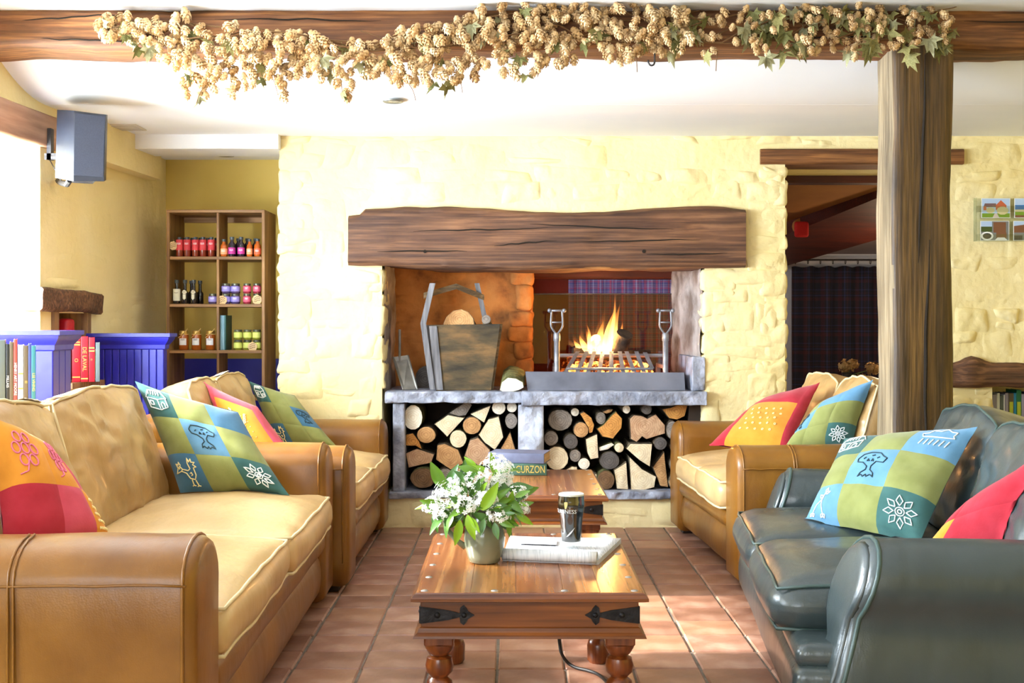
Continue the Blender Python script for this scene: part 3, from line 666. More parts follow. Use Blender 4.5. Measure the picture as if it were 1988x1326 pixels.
def tan_sofa(label, loc, rz, L, dep, aw, ah, sh, seed, arm_len=None, nsc=2, bt=.5, tilt=.3, tears={}):
    root = empty('leather_sofa', loc, rz); tag(root, label, 'sofa')
    def bf(p, u):
        q = p.copy()
        if u[1] < -.3: q.y -= .018 * (1 - u[2] ** 2) + .006 * N3(q, 4, seed)
        return q
    bx0, bx1 = aw - .02, L - aw + .02
    MB().rbox(bx0, bx1, .035, dep - .1, .05, .235, .03, (14, 4, 4), bf).build('base', TANL, root, 180)
    MB().rbox(bx0, bx1, .02, dep - .1, .215, sh - .13, .045, (14, 4, 4), bf).build('front_rail', TANL, root, 180)
    for k, x0 in enumerate((0, L - aw)):
        al = dep - .04 if (k == 0 or arm_len is None) else arm_len
        mb, prof = roll_arm(x0, aw, .035, ah, 0, al, seed + k)
        a = mb.build('arm', TANL, root, 180)
        MB().tube(edge_path([p for p in prof if p[1] > .04], x0, .028, .035, ah, 0, 0), .004, 6, False).build('piping', TANL, a, 180)
        ox = x0 - .004 if k == 0 else x0 + aw + .004
        if k == (0 if rz > 0 else 1):                     # the flank that is seen: vertical double seam and a seam below the roll
            for d in (-.006, .006):
                MB().tube([(ox + (.006 if k == 0 else -.006) * 0, al * .42 + d, .04 + (ah - .13) * t / 8) for t in range(9)] +
                          [(x0 + aw / 2 - (aw / 2 + .003) * math.cos(s) * (1 if k == 0 else -1), al * .42 + d, ah - .085 + .088 * math.sin(s)) for s in (.3, .6, .9, 1.2, 1.5)], .0032, 5).build('seam', TANL, a, 180)
            MB().tube([(ox, .02 + (al - .04) * t / 14, ah - .09 + .004 * N3((t, 0, 0), .7, seed)) for t in range(15)], .003, 5).build('seam', TANL, a, 180)
    MB().rbox(aw * (.2 if arm_len is None else 1), L - aw * (.2 if arm_len is None else 1), dep - .2, dep, .05, .74, .06, (12, 3, 6)).build('back', TANL, root, 180)
    w_ = (L - 2 * aw) / nsc
    for k in range(nsc):
        cushion_parts(root, aw + w_ * k + .004, aw + w_ * (k + 1) - .004, -.015 - .012 * (k % 2), dep - .33, sh - .145, sh, .045, .045, TANC, PIPE, seed * 3 + k, .007, .012)
        back_cushion(root, aw + w_ * k + .0, aw + w_ * (k + 1) - .0, dep - .40, sh - .02, bt, .2, tilt, TANS, PIPE, seed * 5 + k, tears=tears.get(k, ()))
    for (x, y) in ((.08, .08), (L - .08, .08), (.08, dep - .12), (L - .08, (dep if arm_len is None else arm_len) - .12)):
        MB().box(x - .03, x + .03, y - .03, y + .03, 0, .05, .005).build('foot', FOOT, root)
    return root
S1 = tan_sofa('long worn tan leather sofa nearest the side window, with rolled arms and two seat cushions', (-.70, 2.73, 0), PI / 2 + .02, 2.47, 1.0, .27, .66, .475, 2.0, bt=.50, tears={1: ((-.85, -.65, 2.0),), 0: ((.55, .9, 5.0),)})
S2 = tan_sofa('short worn tan leather sofa against the fireplace wall beside the blue panelling', (-.69, 5.235, 0), PI / 2, 1.68, 1.0, .25, .62, .455, 9.0, bt=.50, tilt=.32, tears={1: ((-.75, -.2, 8.0),)})
S3 = tan_sofa('tan leather sofa beside the oak post with sunlit seat cushions', (.874, 6.86, 0), -PI / 2 + .057, 1.58, .95, .245, .615, .455, 17.0, arm_len=.6, bt=.5, tilt=.3)
# ---------------------------------------------------------------- green sofa
def green_sofa():
    L, dep, aw, ah, sh, seed = 1.88, 1.0, .245, .548, .41, 31.0
    root = empty('green_leather_sofa', (.972, 5.245, 0), -PI / 2 - .102); tag(root, 'dark green leather sofa with scrolled arms in front of the oak post', 'sofa')
    def bf(p, u):
        q = p.copy()
        if u[1] < -.3: q.y -= .012 * (1 - u[2] ** 2) + .006 * N3(q, 4, seed)
        return q
    MB().rbox(.02, L - .02, .0, dep - .06, .03, .2, .03, (14, 4, 5), bf).build('base', GRNL, root, 180)
    MB().rbox(.05, L - .05, .012, dep - .1, .185, .26, .03, (14, 4, 3), bf).build('front_rail', GRNL, root, 180)
    # arm: scroll on a waist on a flank
    hw = aw / 2
    def prof(out):      # out = side of the flank: 0 first arm, 1 second
        p = []
        zc, rr_ = ah - .125, .125
        lo_, hi_ = (.0, .13) if out == 0 else (aw - .13, aw)
        p.append((lo_, .03)); p.append((lo_, .18)); p.append((lo_ + (.016 if out == 0 else .0), .27))
        for i in range(15):
            a = math.radians(222 - (222 + 42) * i / 14); p.append((hw + rr_ * .95 * math.cos(a), zc + rr_ * (1.0) * math.sin(a)))
        p.append((hi_ - (0 if out == 0 else .016), .27)); p.append((hi_, .18)); p.append((hi_, .03))
        o_ = []
        for i in range(len(p)):
            a, b = p[i], p[(i + 1) % len(p)]; k = max(1, int(math.dist(a, b) / .06)); o_ += [(a[0] + (b[0] - a[0]) * t / k, a[1] + (b[1] - a[1]) * t / k) for t in range(k)]
        return o_
    for k, x0 in enumerate((0, L - aw)):
        pr = prof(k)
        mb, _ = roll_arm(x0, aw, .03, ah, .0, dep - .08, seed + k, .17, pr, .22 * k)
        a = mb.build('arm', GRNL, root, 180)
        MB().tube(edge_path([p for p in pr if p[1] > .035], x0, .022, .03, ah, .17, .22 * k), .007, 7).build('piping', GPIP, a, 180)
        pi = inset(pr, .016); zt = max(p[1] for p in pr)
        rings = [[(x0 + x, y + .17 * (z - .03) / (zt - .03) + .22 * k * x, z) for (x, z) in (inset(pr, ins))] for (y, ins) in ((.006, .012), (-.004, .018), (-.010, .03), (-.012, .045))]
        MB().loft(rings).build('front_panel', GRNL, a, 180)
    MB().rbox(.03, L - .03, dep - .17, dep, .05, .74, .06, (12, 3, 6)).build('back', GRNL, root, 180)
    w_ = (L - 2 * aw + .06) / 2
    for k in range(2):
        x0 = aw - .03 + w_ * k
        cushion_parts(root, x0 + .003, x0 + w_ - .003, -.045, dep - .32, sh - .175, sh, .075, .03, GRNL, GPIP, seed * 3 + k, .006, .02)
        back_cushion(root, aw - .06 + (w_ + .03) * k, aw - .06 + (w_ + .03) * (k + 1), dep - .36, sh - .01, .48, .23, .32, GRNL, GPIP, seed + k, .05, .012)
    for (x, y) in ((.1, .1), (L - .1, .1), (.1, dep - .1), (L - .1, dep - .1)):
        MB().tube([(x, y, 0), (x, y, .04)], .03, 10).build('foot', FOOT, root)
    return root
S4 = green_sofa()
# ================================================================ throw cushions
def cloth(name, c, c2=None):
    return M(name, c, c2 or tuple(max(0, v - 12) for v in c), rough=.9, ns=14, bump=.25, bs=180, bd=.002, sheen=.2, spec=.2)
CT = cloth('teal_cloth', (64, 104, 100)); CO = cloth('olive_cloth', (142, 146, 86)); CS = cloth('sky_cloth', (104, 150, 182)); CB = cloth('blue_cloth', (72, 116, 146))
CR = cloth('red_cloth_patch', (182, 48, 62)); CG = cloth('orange_cloth', (226, 150, 54)); CK = cloth('pink_cloth', (206, 80, 96))
TW = M('white_thread', (236, 240, 240), rough=.7); TD = M('dark_thread', (34, 60, 66), rough=.7); TP = M('pink_thread', (232, 120, 150), rough=.7); TY = M('cream_thread', (248, 226, 160), rough=.7)
def circ(cx, cy, r, n=10, a0=0, a1=2 * PI): return [(cx + r * math.cos(a0 + (a1 - a0) * i / n), cy + r * math.sin(a0 + (a1 - a0) * i / n)) for i in range(n + 1)]
def petal(cx, cy, a, r0, r1, w_):
    d = Vector((math.cos(a), math.sin(a))); n = Vector((-d.y, d.x)); c = Vector((cx, cy)); b = c + d * r0; t = c + d * r1; mdl = c + d * (r0 + (r1 - r0) * .45)
    return [tuple(b), tuple(mdl + n * w_), tuple(t), tuple(mdl - n * w_), tuple(b)]
MOT = {
 'sun': [circ(.5, .5, .05), circ(.5, .5, .11)] + [petal(.5, .5, 2 * PI * k / 8 + .2, .15, .42, .08) for k in range(8)],
 'house': [[(.15, .2), (.15, .55), (.55, .5), (.55, .12), (.15, .2)], [(.55, .12), (.88, .25), (.88, .6), (.55, .5)], [(.1, .55), (.28, .85), (.75, .9), (.92, .62)], [(.22, .3), (.35, .28), (.35, .42), (.22, .44), (.22, .3)], [(.65, .18), (.65, .35), (.72, .42), (.78, .38), (.78, .24)]]
          + [[(.3 + k * .09, .84), (.26 + k * .1, .68)] for k in range(5)],
 'tree': [[(.44, .12), (.36, .2), (.28, .13), (.32, .26), (.44, .36), (.44, .46), (.3, .58), (.14, .6), (.1, .72), (.22, .88), (.45, .92), (.7, .9), (.8, .8), (.92, .74), (.86, .6), (.66, .62), (.56, .48), (.56, .36), (.68, .26), (.72, .13), (.62, .2), (.54, .12), (.5, .2), (.44, .12)],
          [(.28, .7), (.34, .76)], [(.4, .62), (.42, .7), (.46, .62)], [(.52, .62), (.55, .7), (.58, .62)], [(.5, .8), (.58, .82)], [(.66, .72), (.72, .76)]],
 'bird': [[(.08, .45), (.2, .62), (.3, .66), (.36, .56), (.3, .5), (.08, .45)], [(.2, .62), (.18, .76), (.26, .7), (.3, .8), (.34, .68)], [(.3, .5), (.46, .42), (.52, .26), (.68, .22), (.78, .36), (.8, .6), (.92, .62), (.82, .7), (.92, .78), (.8, .78), (.82, .9), (.72, .78), (.7, .92), (.64, .74), (.66, .56), (.56, .5), (.36, .56)],
          [(.56, .22), (.54, .06), (.48, .04)], [(.54, .06), (.6, .04)], [(.68, .2), (.7, .04), (.64, .02)], [(.7, .04), (.77, .03)], circ(.25, .6, .02, 6), [(.58, .4), (.64, .44), (.66, .36), (.6, .34)]],
 'plant': [[(.2, .1), (.3, .4), (.5, .55), (.55, .8)], [(.6, .08), (.5, .4), (.5, .55)], petal(.55, .8, 1.2, 0, .18, .06), petal(.55, .75, .3, 0, .2, .06), petal(.5, .6, 2.4, 0, .2, .06), petal(.2, .12, -1, 0, .12, .05), petal(.2, .12, -2.2, 0, .12, .05), petal(.6, .1, -1, 0, .12, .05), petal(.6, .1, -2.2, 0, .12, .05)],
 'rain': [[(.2, .5), (.15, .62), (.28, .66), (.34, .8), (.5, .78), (.6, .9), (.72, .8), (.86, .78), (.84, .62), (.9, .54), (.2, .5)]] + [[(.24 + k * .12, .42), (.2 + k * .12, .22)] for k in range(6)],
 'wheat': [[(.5, .1), (.48, .4), (.42, .8)], [(.5, .2), (.6, .5), (.7, .75)], [(.49, .3), (.35, .55), (.22, .66)]] + [petal(.42 - .02 * k, .5 + .1 * k, 2.2, 0, .1, .025) for k in range(4)] + [petal(.6 + .03 * k, .5 + .08 * k, .6, 0, .1, .025) for k in range(4)]
          + [[(.2 + .13 * (k % 5), .12 + .14 * (k // 5)), (.22 + .13 * (k % 5), .15 + .14 * (k // 5))] for k in range(25)],
 'dots': [circ(.15 + .17 * (k % 5) + .06 * ((k // 5) % 2), .14 + .17 * (k // 5), .022, 6) for k in range(25)],
 'flower': [circ(.5, .5, .1)] + [circ(.5 + .24 * math.cos(k * PI / 3), .5 + .24 * math.sin(k * PI / 3), .1) for k in range(6)] + [[(.5, .3), (.4, .1), (.2, .05)]],
}
from mathutils.bvhtree import BVHTree
bpy.context.view_layer.update()
SOLIDS = []
for s_ in (S1, S2, S3, S4, post):
    for o in [s_] + list(s_.children):
        if o.type != 'MESH' or o.name.startswith(('piping', 'drying')): continue
        V_ = [o.matrix_world @ v.co for v in o.data.vertices]
        SOLIDS.append((BVHTree.FromPolygons(V_, [tuple(f.vertices) for f in o.data.polygons]), [min(v[i] for v in V_) for i in range(3)], [max(v[i] for v in V_) for i in range(3)]))
def within(t, p):
    n = 0; q = Vector(p); d = Vector((.213, .311, .926)).normalized()
    for _ in range(40):
        h_ = t.ray_cast(q, d)
        if h_[0] is None: break
        n += 1; q = h_[0] + d * 1e-5
    return n % 2 == 1
def press(p, gap=.003):
    # a point of soft cloth that would lie inside a sofa part rests on that part's surface instead
    p = Vector(p)
    for _ in range(6):
        moved = False
        for t, lo_, hi_ in SOLIDS:
            if all(lo_[i] < p[i] < hi_[i] for i in range(3)) and within(t, p):
                c_, n_, _i, _d = t.find_nearest(p); dv = c_ - p
                p = c_ + (dv.normalized() if dv.length > 1e-6 else n_) * gap; moved = True
        if not moved: break
    return p
def pillow(label, cn, thick, us, vs_, grid, motifs, back, seed, group=None):
    c = [Vector(p) for p in cn]                        # BL BR TR TL in the room
    root_loc = (c[0] + c[1] + c[2] + c[3]) / 4
    nrm = ((c[1] - c[0]) + (c[2] - c[3])).cross((c[3] - c[0]) + (c[2] - c[1])).normalized()
    def P(u, v, side=1, off=0.0):
        uu = 2 * u - 1; vv = 2 * v - 1
        k = .05
        su = .5 + .5 * uu * (1 - k * (1 - vv * vv) * uu * uu); sv = .5 + .5 * vv * (1 - k * (1 - uu * uu) * vv * vv)
        p = (c[0] * (1 - su) + c[1] * su) * (1 - sv) + (c[3] * (1 - su) + c[2] * su) * sv
        e = max(0.0, (1 - abs(uu) ** 2.4) * (1 - abs(vv) ** 2.4)) ** .55
        hgt = thick * e
        hgt += .016 * e * (N3(p, 6, seed) + .5 * N3(p, 14, seed)) + .006 * (1 - e) * N3(p, 16, seed)
        if side > 0:
            d = min([abs(u - q) for q in us[1:-1]] + [abs(v - q) for q in vs_[1:-1]] + [1])
            hgt -= .004 * math.exp(-(d / .018) ** 2) * e
        return press(p + nrm * (side * hgt + off), .003 + max(0.0, off) + (.002 if side > 0 else 0)) - root_loc
    root = MB().grid(20, 20, lambda s, t: P(s, t, -.75)).build('throw_cushion', back, None, 180); root.location = root_loc; tag(root, label, 'cushion', group)
    nr = len(vs_) - 1
    for r_ in range(nr):
        for q in range(len(us) - 1):
            u0, u1 = us[q], us[q + 1]; v1, v0 = vs_[nr - r_], vs_[nr - r_ - 1]
            MB().grid(10, 10, lambda s, t: P(u0 + (u1 - u0) * s, v0 + (v1 - v0) * t)).build('patch', grid[r_][q], root, 180)
            mt = motifs.get((r_, q))
            if mt:
                mb = MB()
                for line in MOT[mt[0]]:
                    pts = []
                    for i in range(len(line) - 1):
                        for s in range(3): pts.append((line[i][0] + (line[i + 1][0] - line[i][0]) * s / 3, line[i][1] + (line[i + 1][1] - line[i][1]) * s / 3))
                    pts.append(line[-1])
                    pp = [P(u0 + (u1 - u0) * (.08 + .84 * x), v0 + (v1 - v0) * (.08 + .84 * y), 1, .0015) for x, y in pts]
                    mb.tube(pp, .0022, 5)
                eo = mb.build('embroidery', mt[1], root, 180); eo['kind'] = 'stuff'
    return root
T3 = [0, .32, .66, 1]
GG = [[CT, CO, CB], [CO, CS, CO], [CB, CO, CT]]
GG2 = [[CT, CO, CS], [CO, CS, CO], [CS, CO, CT]]
pillow('green and blue patchwork cushion with a stitched bird, on the long sofa by the window', [W(350, 957, 4.72), W(562, 962, 4.64), W(462, 800, 4.86), W(262, 740, 4.86)], .085, T3, T3, GG,
       {(0, 0): ('house', TW), (1, 1): ('tree', TD), (2, 0): ('bird', TY), (2, 2): ('sun', TW)}, CT, 3.0)
pillow('red and orange patchwork cushion with pink flower stitching on the long sofa', [W(8, 1085, 3.12), W(218, 1050, 3.34), W(92, 868, 3.40), W(-22, 800, 3.22)], .08, [0, .5, .82, 1], [0, .45, 1],
       [[CG, CG, CK], [CR, CK, CG]], {(0, 0): ('flower', TP), (0, 1): ('flower', TP), (1, 2): ('dots', TY)}, CR, 5.0)
pillow('pink cushion with an orange panel of stitched wheat on the short sofa', [W(442, 900, 5.62), W(578, 890, 5.56), W(500, 790, 5.70), W(394, 741, 5.74)], .09, [0, .18, .84, 1], [0, .16, .82, 1],
       [[CK, CK, CK], [CK, CG, CK], [CK, CG, CG]], {(1, 1): ('wheat', TY)}, CK, 8.0)
pillow('green and blue patchwork cushion with a stitched bird, on the short sofa by the hearth', [W(536, 868, 6.45), W(655, 868, 6.38), W(572, 768, 6.55), W(482, 739, 6.52)], .075, T3, T3, [[CT, CO, CO], [CO, CO, CB], [CB, CO, CO]],
       {(0, 0): ('house', TW), (2, 0): ('bird', TY), (1, 2): ('tree', TD)}, CT, 11.0)
pillow('red cushion with an orange panel of stitched dots on the sofa beside the post', [W(1376, 864, 6.0), W(1528, 884, 5.8), W(1592, 742, 6.08), W(1478, 786, 6.3)], .075, [0, .2, .9, 1], [0, .08, .62, 1],
       [[CR, CR, CR], [CR, CG, CR], [CR, CG, CR]], {(1, 1): ('dots', TY)}, CR, 14.0)
pillow('green and blue patchwork cushion with a stitched sun, leaning beside the oak post', [W(1515, 880, 5.68), W(1652, 870, 5.57), W(1695, 737, 5.58), W(1588, 790, 5.80)], .08, T3, T3, [[CO, CS, CS], [CS, CO, CO], [CO, CO, CT]],
       {(1, 0): ('plant', TD), (2, 2): ('sun', TW)}, CT, 17.0)
pillow('large green and blue patchwork cushion with tree, house and sun on the green sofa', [W(1562, 1012, 4.52), W(1785, 1058, 4.08), W(1898, 829, 4.30), W(1640, 851, 4.74)], .085, T3, T3, GG2,
       {(0, 0): ('house', TW), (0, 2): ('rain', TW), (1, 1): ('tree', TD), (2, 0): ('plant', TW), (2, 2): ('sun', TW)}, CT, 20.0)
pillow('red cushion with an orange edge slumped on the green sofa', [W(1785, 1072, 3.94), W(1985, 1100, 3.67), W(2040, 866, 3.62), W(1868, 985, 3.92)], .06, [0, .24, 1], [0, .55, 1],
       [[CR, CR], [CG, CR]], {}, CR, 23.0)
# ================================================================ coffee tables and what stands on them
TW1 = [wood('table_plank_%d' % i, a, b, 'y', .24, .6, .03, c, coat=.1) for i, (a, b, c) in enumerate([
    ((112, 66, 28), (178, 128, 74), (146, 96, 48)), ((118, 66, 30), (180, 128, 76), (140, 84, 42)), ((100, 54, 26), (164, 106, 58), (132, 78, 40))])]
TW2 = wood('table_apron', (88, 44, 14), (138, 80, 30), 'x', .3, .8, .12, (112, 60, 20), coat=.25)
TW2Y = wood('table_apron_side', (96, 50, 16), (148, 88, 34), 'y', .3, .8, .12, (122, 68, 24), coat=.25)
TWL = wood('table_leg', (100, 46, 16), (150, 84, 36), 'z', .28, .8, .1, (126, 62, 24), coat=.3)
IRON = M('black_iron_strap', (30, 28, 30), (44, 42, 44), rough=.45, metal=.6, ns=40, bump=.3, bs=60)
STUD = M('steel_stud', (170, 166, 160), rough=.35, metal=.9)
def frame_ring(x0, x1, y0, y1, prof):
    """moulded rectangular frame: prof = list of (outset, z), closed around the rectangle, with open middle"""
    rings = []
    for (o, z) in prof: rings.append([(x0 - o, y0 - o, z), (x1 + o, y0 - o, z), (x1 + o, y1 + o, z), (x0 - o, y1 + o, z)])
    return MB().loft(rings, cap=True)
def strap(parent, x, y, z, sgn, axis, L=.145):
    """black iron strap from a corner along the apron; sgn = direction it points"""
    def T(u, v, d): return (x + sgn * u, y - d, z + v) if axis == 'x' else (x - d, y + sgn * u, z + v)
    pts = [(0, -.023), (.075, -.013), (.105, -.0055), (.107, -.020), (.116, -.027), (.124, -.018), (.128, -.010), (L, 0), (.128, .010), (.124, .018), (.116, .027), (.107, .020), (.105, .0055), (.075, .013), (0, .023)]
    o = MB().prism(pts, T, .0005, .004).build('iron_strap', IRON, parent, 30)
    for u, r in ((.045, .009), (.117, .008)):
        c = Vector(T(u, 0, .003)); d = Vector(T(u, 0, .009)) - c
        MB().tube([c, c + d * .5, c + d], [r, r * .85, r * .3], 10).build('rivet', IRON, o, 60)
def coffee_table(label, x0, x1, y0, y1, zt):
    root = empty('coffee_table', ((x0 + x1) / 2, (y0 + y1) / 2, 0)); tag(root, label, 'coffee table')
    cx, cy = (x0 + x1) / 2, (y0 + y1) / 2
    a, b = (x1 - x0) / 2, (y1 - y0) / 2
    frame_ring(-a, a, -b, b, [(0, zt - .0005), (.004, zt - .003), (.007, zt - .008), (.013, zt - .014), (.013, zt - .022), (.0, zt - .026)]).build('moulding', TW2, root, 25)
    e = [-a, -a * .52, -a * .12, a * .30, a * .62, a]
    for k in range(5):
        MB().box(e[k] + .0006, e[k + 1] - .0006, -b, b, zt - .012, zt + .0008, .0012).build('plank', TW1[(k * 2 + 1) % 3], root)
    ins = .012
    for (p, q, r_, s, mt) in ((-a + ins, a - ins, -b + ins, -b + ins + .022, TW2), (-a + ins, a - ins, b - ins - .022, b - ins, TW2), (-a + ins, -a + ins + .022, -b + ins + .02, b - ins - .02, TW2Y), (a - ins - .022, a - ins, -b + ins + .02, b - ins - .02, TW2Y)):
        MB().box(p, q, r_, s, zt - .105, zt - .024, .002).build('apron', mt, root)
    frame_ring(-a + ins, a - ins, -b + ins, b - ins, [(.0, zt - .094), (.004, zt - .097), (.008, zt - .108), (.018, zt - .116), (.02, zt - .122), (.0, zt - .124)]).build('lower_moulding', TW2, root, 25)
    H0 = zt - .122
    for sx in (-1, 1):
        for sy in (-1, 1):
            c = (sx * (a - .06), sy * (b - .06), 0)
            lg = MB().box(c[0] - .04, c[0] + .04, c[1] - .04, c[1] + .04, H0 - .028, H0 + .01, .004)
            lg.lathe([(0, 0), (.030, 0), (.038, .01), (.039, .06), (.034, .075), (.022, .085), (.02, .1), (.034, .12), (.04, .15), (.034, .175), (.022, .185), (.026, .19), (.036, .2), (.0385, .218), (.034, .238), (.022, .244), (.03, .25), (.0405, .268), (.0405, H0 - .027), (0, H0 - .027)], 20, c)
            lg.build('leg', TWL, root, 40)
            for axis in 'xy':
                if axis == 'x': strap(root, sx * (a - ins), sy * (b - ins) if sy < 0 else b - ins + .004, zt - .062, -sx, 'x')
                else: strap(root, sx * (a - ins) if sx < 0 else a - ins + .004, sy * (b - ins), zt - .062, -sy, 'y')
    st = MB().lathe([(0, .0035), (.006, .003), (.0095, .0015), (.0105, 0)][::-1], 12).mesh('stud', STUD, 60)
    P = [(-a + .022 + (2 * a - .044) * k / 3, sy * (b - .022)) for k in range(4) for sy in (-1, 1)] + [(sx * (a - .022), -b + .022 + (2 * b - .044) * k / 5) for k in range(1, 5) for sx in (-1, 1)]
    for (x, y) in P: link('stud', st, None, root, (x, y, zt + .0006))
    return root
ZT = .426
coffee_table('low wooden coffee table with iron straps carrying the flower jug', -.258, .353, 3.316, 4.25, ZT)
coffee_table('low wooden coffee table by the hearth with two books on it', -.235, .392, 5.187, 6.10, ZT)
# ---------------------------------------------------------------- text helper
def text_mesh(s, size, name='lettering', mat=None, depth=0.0):
    cu = bpy.data.curves.new('t', 'FONT'); cu.body = s; cu.size = size; cu.align_x = 'CENTER'; cu.align_y = 'CENTER'; cu.extrude = depth; cu.resolution_u = 3
    ob = bpy.data.objects.new('t', cu); COL.objects.link(ob); dg = bpy.context.evaluated_depsgraph_get(); me = bpy.data.meshes.new_from_object(ob.evaluated_get(dg)); me.name = name
    bpy.data.objects.remove(ob); 
    if mat: me.materials.clear(); me.materials.append(mat)
    return me
# ---------------------------------------------------------------- jug
JX, JY = -.083, 3.735
JUGM = M('grey_green_glaze', (104, 108, 88), (128, 130, 108), rough=.13, ns=4, coat=.4, c3=(114, 118, 96))
jug = empty('jug', (JX, JY, ZT + .0018)); tag(jug, 'grey green glazed pottery jug holding white blossom', 'jug')
MB().lathe([(0, 0), (.040, 0), (.046, .004), (.052, .02), (.060, .05), (.0625, .075), (.060, .10), (.051, .125), (.046, .14), (.048, .155), (.054, .17), (.0545, .173), (.052, .174), (.049, .168), (.043, .15), (.043, .135), (.055, .1), (.056, .05), (.04, .012), (0, .01)], 40).build('body', JUGM, jug, 60)
pts = [Vector((-.05, 0, .150)), Vector((-.085, 0, .160)), Vector((-.112, 0, .150)), Vector((-.120, 0, .125)), Vector((-.110, 0, .095)), Vector((-.086, 0, .066)), Vector((-.057, 0, .045))]
MB().tube(pts, [.008, .0085, .0085, .008, .008, .0085, .010], 10).build('handle', JUGM, jug, 180)
# ---------------------------------------------------------------- blossom
LEAF = [M('leaf_green_%d' % i, a, b, rough=.35, ns=6, spec=.5) for i, (a, b) in enumerate([((86, 128, 30), (120, 160, 44)), ((60, 100, 34), (92, 136, 52)), ((132, 176, 36), (160, 200, 60))])]
PET = M('white_petal', (250, 250, 244), rough=.6, sheen=.1); STEMG = M('green_stem', (96, 126, 48), rough=.6)
rf = random.Random(77)
def leaf_mesh(L, Wd, bend, mat):
    def fn(s, t):
        y = s * L; w_ = Wd * math.sin(PI * min(1, (s * .92 + .04)) ** .85) * (1 - .15 * s); x = (t - .5) * 2 * w_
        return (x, y, -bend * s * s * L + .25 * abs(x) - .0)
    o = MB().grid(8, 4, fn); return o.mesh('leaf', mat, 180)
leaf_vars = [leaf_mesh(L, w_, b, LEAF[k % 3]) for k, (L, w_, b) in enumerate([(.062, .0135, .3), (.07, .015, .4), (.055, .0125, .2), (.072, .015, .5), (.06, .0145, .4), (.065, .013, .1)])]
def florets(n, rad, seed):
    r_ = random.Random(seed); mb = MB()
    for k in range(n):
        a = r_.uniform(0, 2 * PI); z = r_.uniform(-.35, 1); q = math.sqrt(max(0, 1 - z * z)); d = Vector((q * math.cos(a), q * math.sin(a), z))
        rr_ = rad * r_.uniform(.72, 1.04); c = d * rr_; t = d.orthogonal().normalized(); b = d.cross(t); ph = r_.uniform(0, 6)
        s = r_.uniform(.0075, .0105)
        for p in range(5):
            an = ph + p * 2 * PI / 5; e = t * math.cos(an) + b * math.sin(an); f = t * math.cos(an + .5) + b * math.sin(an + .5); g = t * math.cos(an - .5) + b * math.sin(an - .5)
            mb.add([c, c + g * s * .6 + d * s * .25, c + e * s + d * s * .1, c + f * s * .6 + d * s * .25], [(0, 1, 2, 3)])
        if k % 3 == 0: mb.tube([d * rad * .2, c], .0007, 3, cap=False)
    return mb
def orient_face(o, direction, roll=0.0, face=(0, -1, .35)):
    y = Vector(direction).normalized(); f = Vector(face); z = (f - y * f.dot(y)).normalized(); x = y.cross(z); m3 = Matrix((x, y, z)).transposed() @ Matrix.Rotation(roll, 3, 'Y')
    o.rotation_mode = 'QUATERNION'; o.rotation_quaternion = m3.to_quaternion()
def orient(o, direction, roll=0.0):
    d = Vector(direction).normalized(); o.rotation_mode = 'QUATERNION'; o.rotation_quaternion = d.to_track_quat('Y', 'Z') @ Matrix.Rotation(roll, 3, 'Y').to_quaternion()
def off_jug(p):
    d = Vector((p.x - JX, p.y - JY)); z = p.z - ZT
    if z < .178 and d.length < .070: d = (d.normalized() if d.length > 1e-4 else Vector((0, -1))) * (.070 + .1 * (.070 - d.length)); return Vector((JX + d.x, JY + d.y, p.z))
    return p
def keep_off(o):
    bpy.context.view_layer.update(); mw = o.matrix_world; o.data = o.data.copy(); inv = mw.inverted()
    for v in o.data.vertices: v.co = inv @ off_jug(mw @ v.co)
heads = [(880, 965, .062, -.02), (918, 948, .055, .0), (962, 917, .058, .03), (945, 975, .04, -.05), (967, 1004, .036, -.07), (842, 985, .035, .0), (860, 1000, .03, -.03), (1004, 962, .036, .02), (1010, 990, .028, .0), (972, 938, .036, .05), (905, 985, .04, -.05), (895, 935, .035, .03)]
mouth = Vector((JX, JY, ZT + .16))
BRANCHES = []
lab = ['largest round head of white blossom, above the jug handle', 'dense head of white blossom in the middle of the bunch', 'tallest head of white blossom, in front of the blue grey book', 'small white blossom head close to the jug mouth', 'drooping white blossom spray hanging over the jug rim towards the newspaper', 'outermost white blossom spray on the handle side of the jug', 'low white blossom spray just above the jug handle', 'white blossom spray reaching towards the pint glass', 'lowest small blossom spray beside the pint glass', 'white blossom head against the green book', 'half hidden blossom head under the densest head', 'small blossom head rising towards the stacked logs']
for i, (px, py, rad, dy) in enumerate(heads):
    c = W(px, py, JY + dy)
    br = empty('blossom_branch', mouth); tag(br, lab[i], 'flower', 'blossom branches in the jug')
    BRANCHES.append((c, br)); m0 = Vector((rf.uniform(-.02, .02), rf.uniform(-.02, .02), -.1)); rel = c - mouth
    mid = rel * .45 + Vector((0, 0, .02))
    MB().tube([m0, Vector((m0.x, m0.y, .0)), Vector((m0.x * 1.3, m0.y * 1.3, .025)), mid if mid.z > .025 else Vector((mid.x, mid.y, .03)), rel], .0022, 5).build('stem', STEMG, br, 180)
    fo = florets(int(rad * 1900), rad, i + 3).build('blossom', PET, br, 0); fo.location = rel; fo['kind'] = 'stuff'; keep_off(fo)
    for k in range(6):
        lf = link('leaf', rf.choice(leaf_vars), None, br); base = rel * rf.uniform(.45, .95); lf.location = base
        out = (rel.normalized() * .5 + Vector((rf.uniform(-1, 1), rf.uniform(-1, .5), rf.uniform(-.7, .5)))); orient_face(lf, out, rf.uniform(-.8, .8))
        lf.location = base + out.normalized() * rad * .35; keep_off(lf)
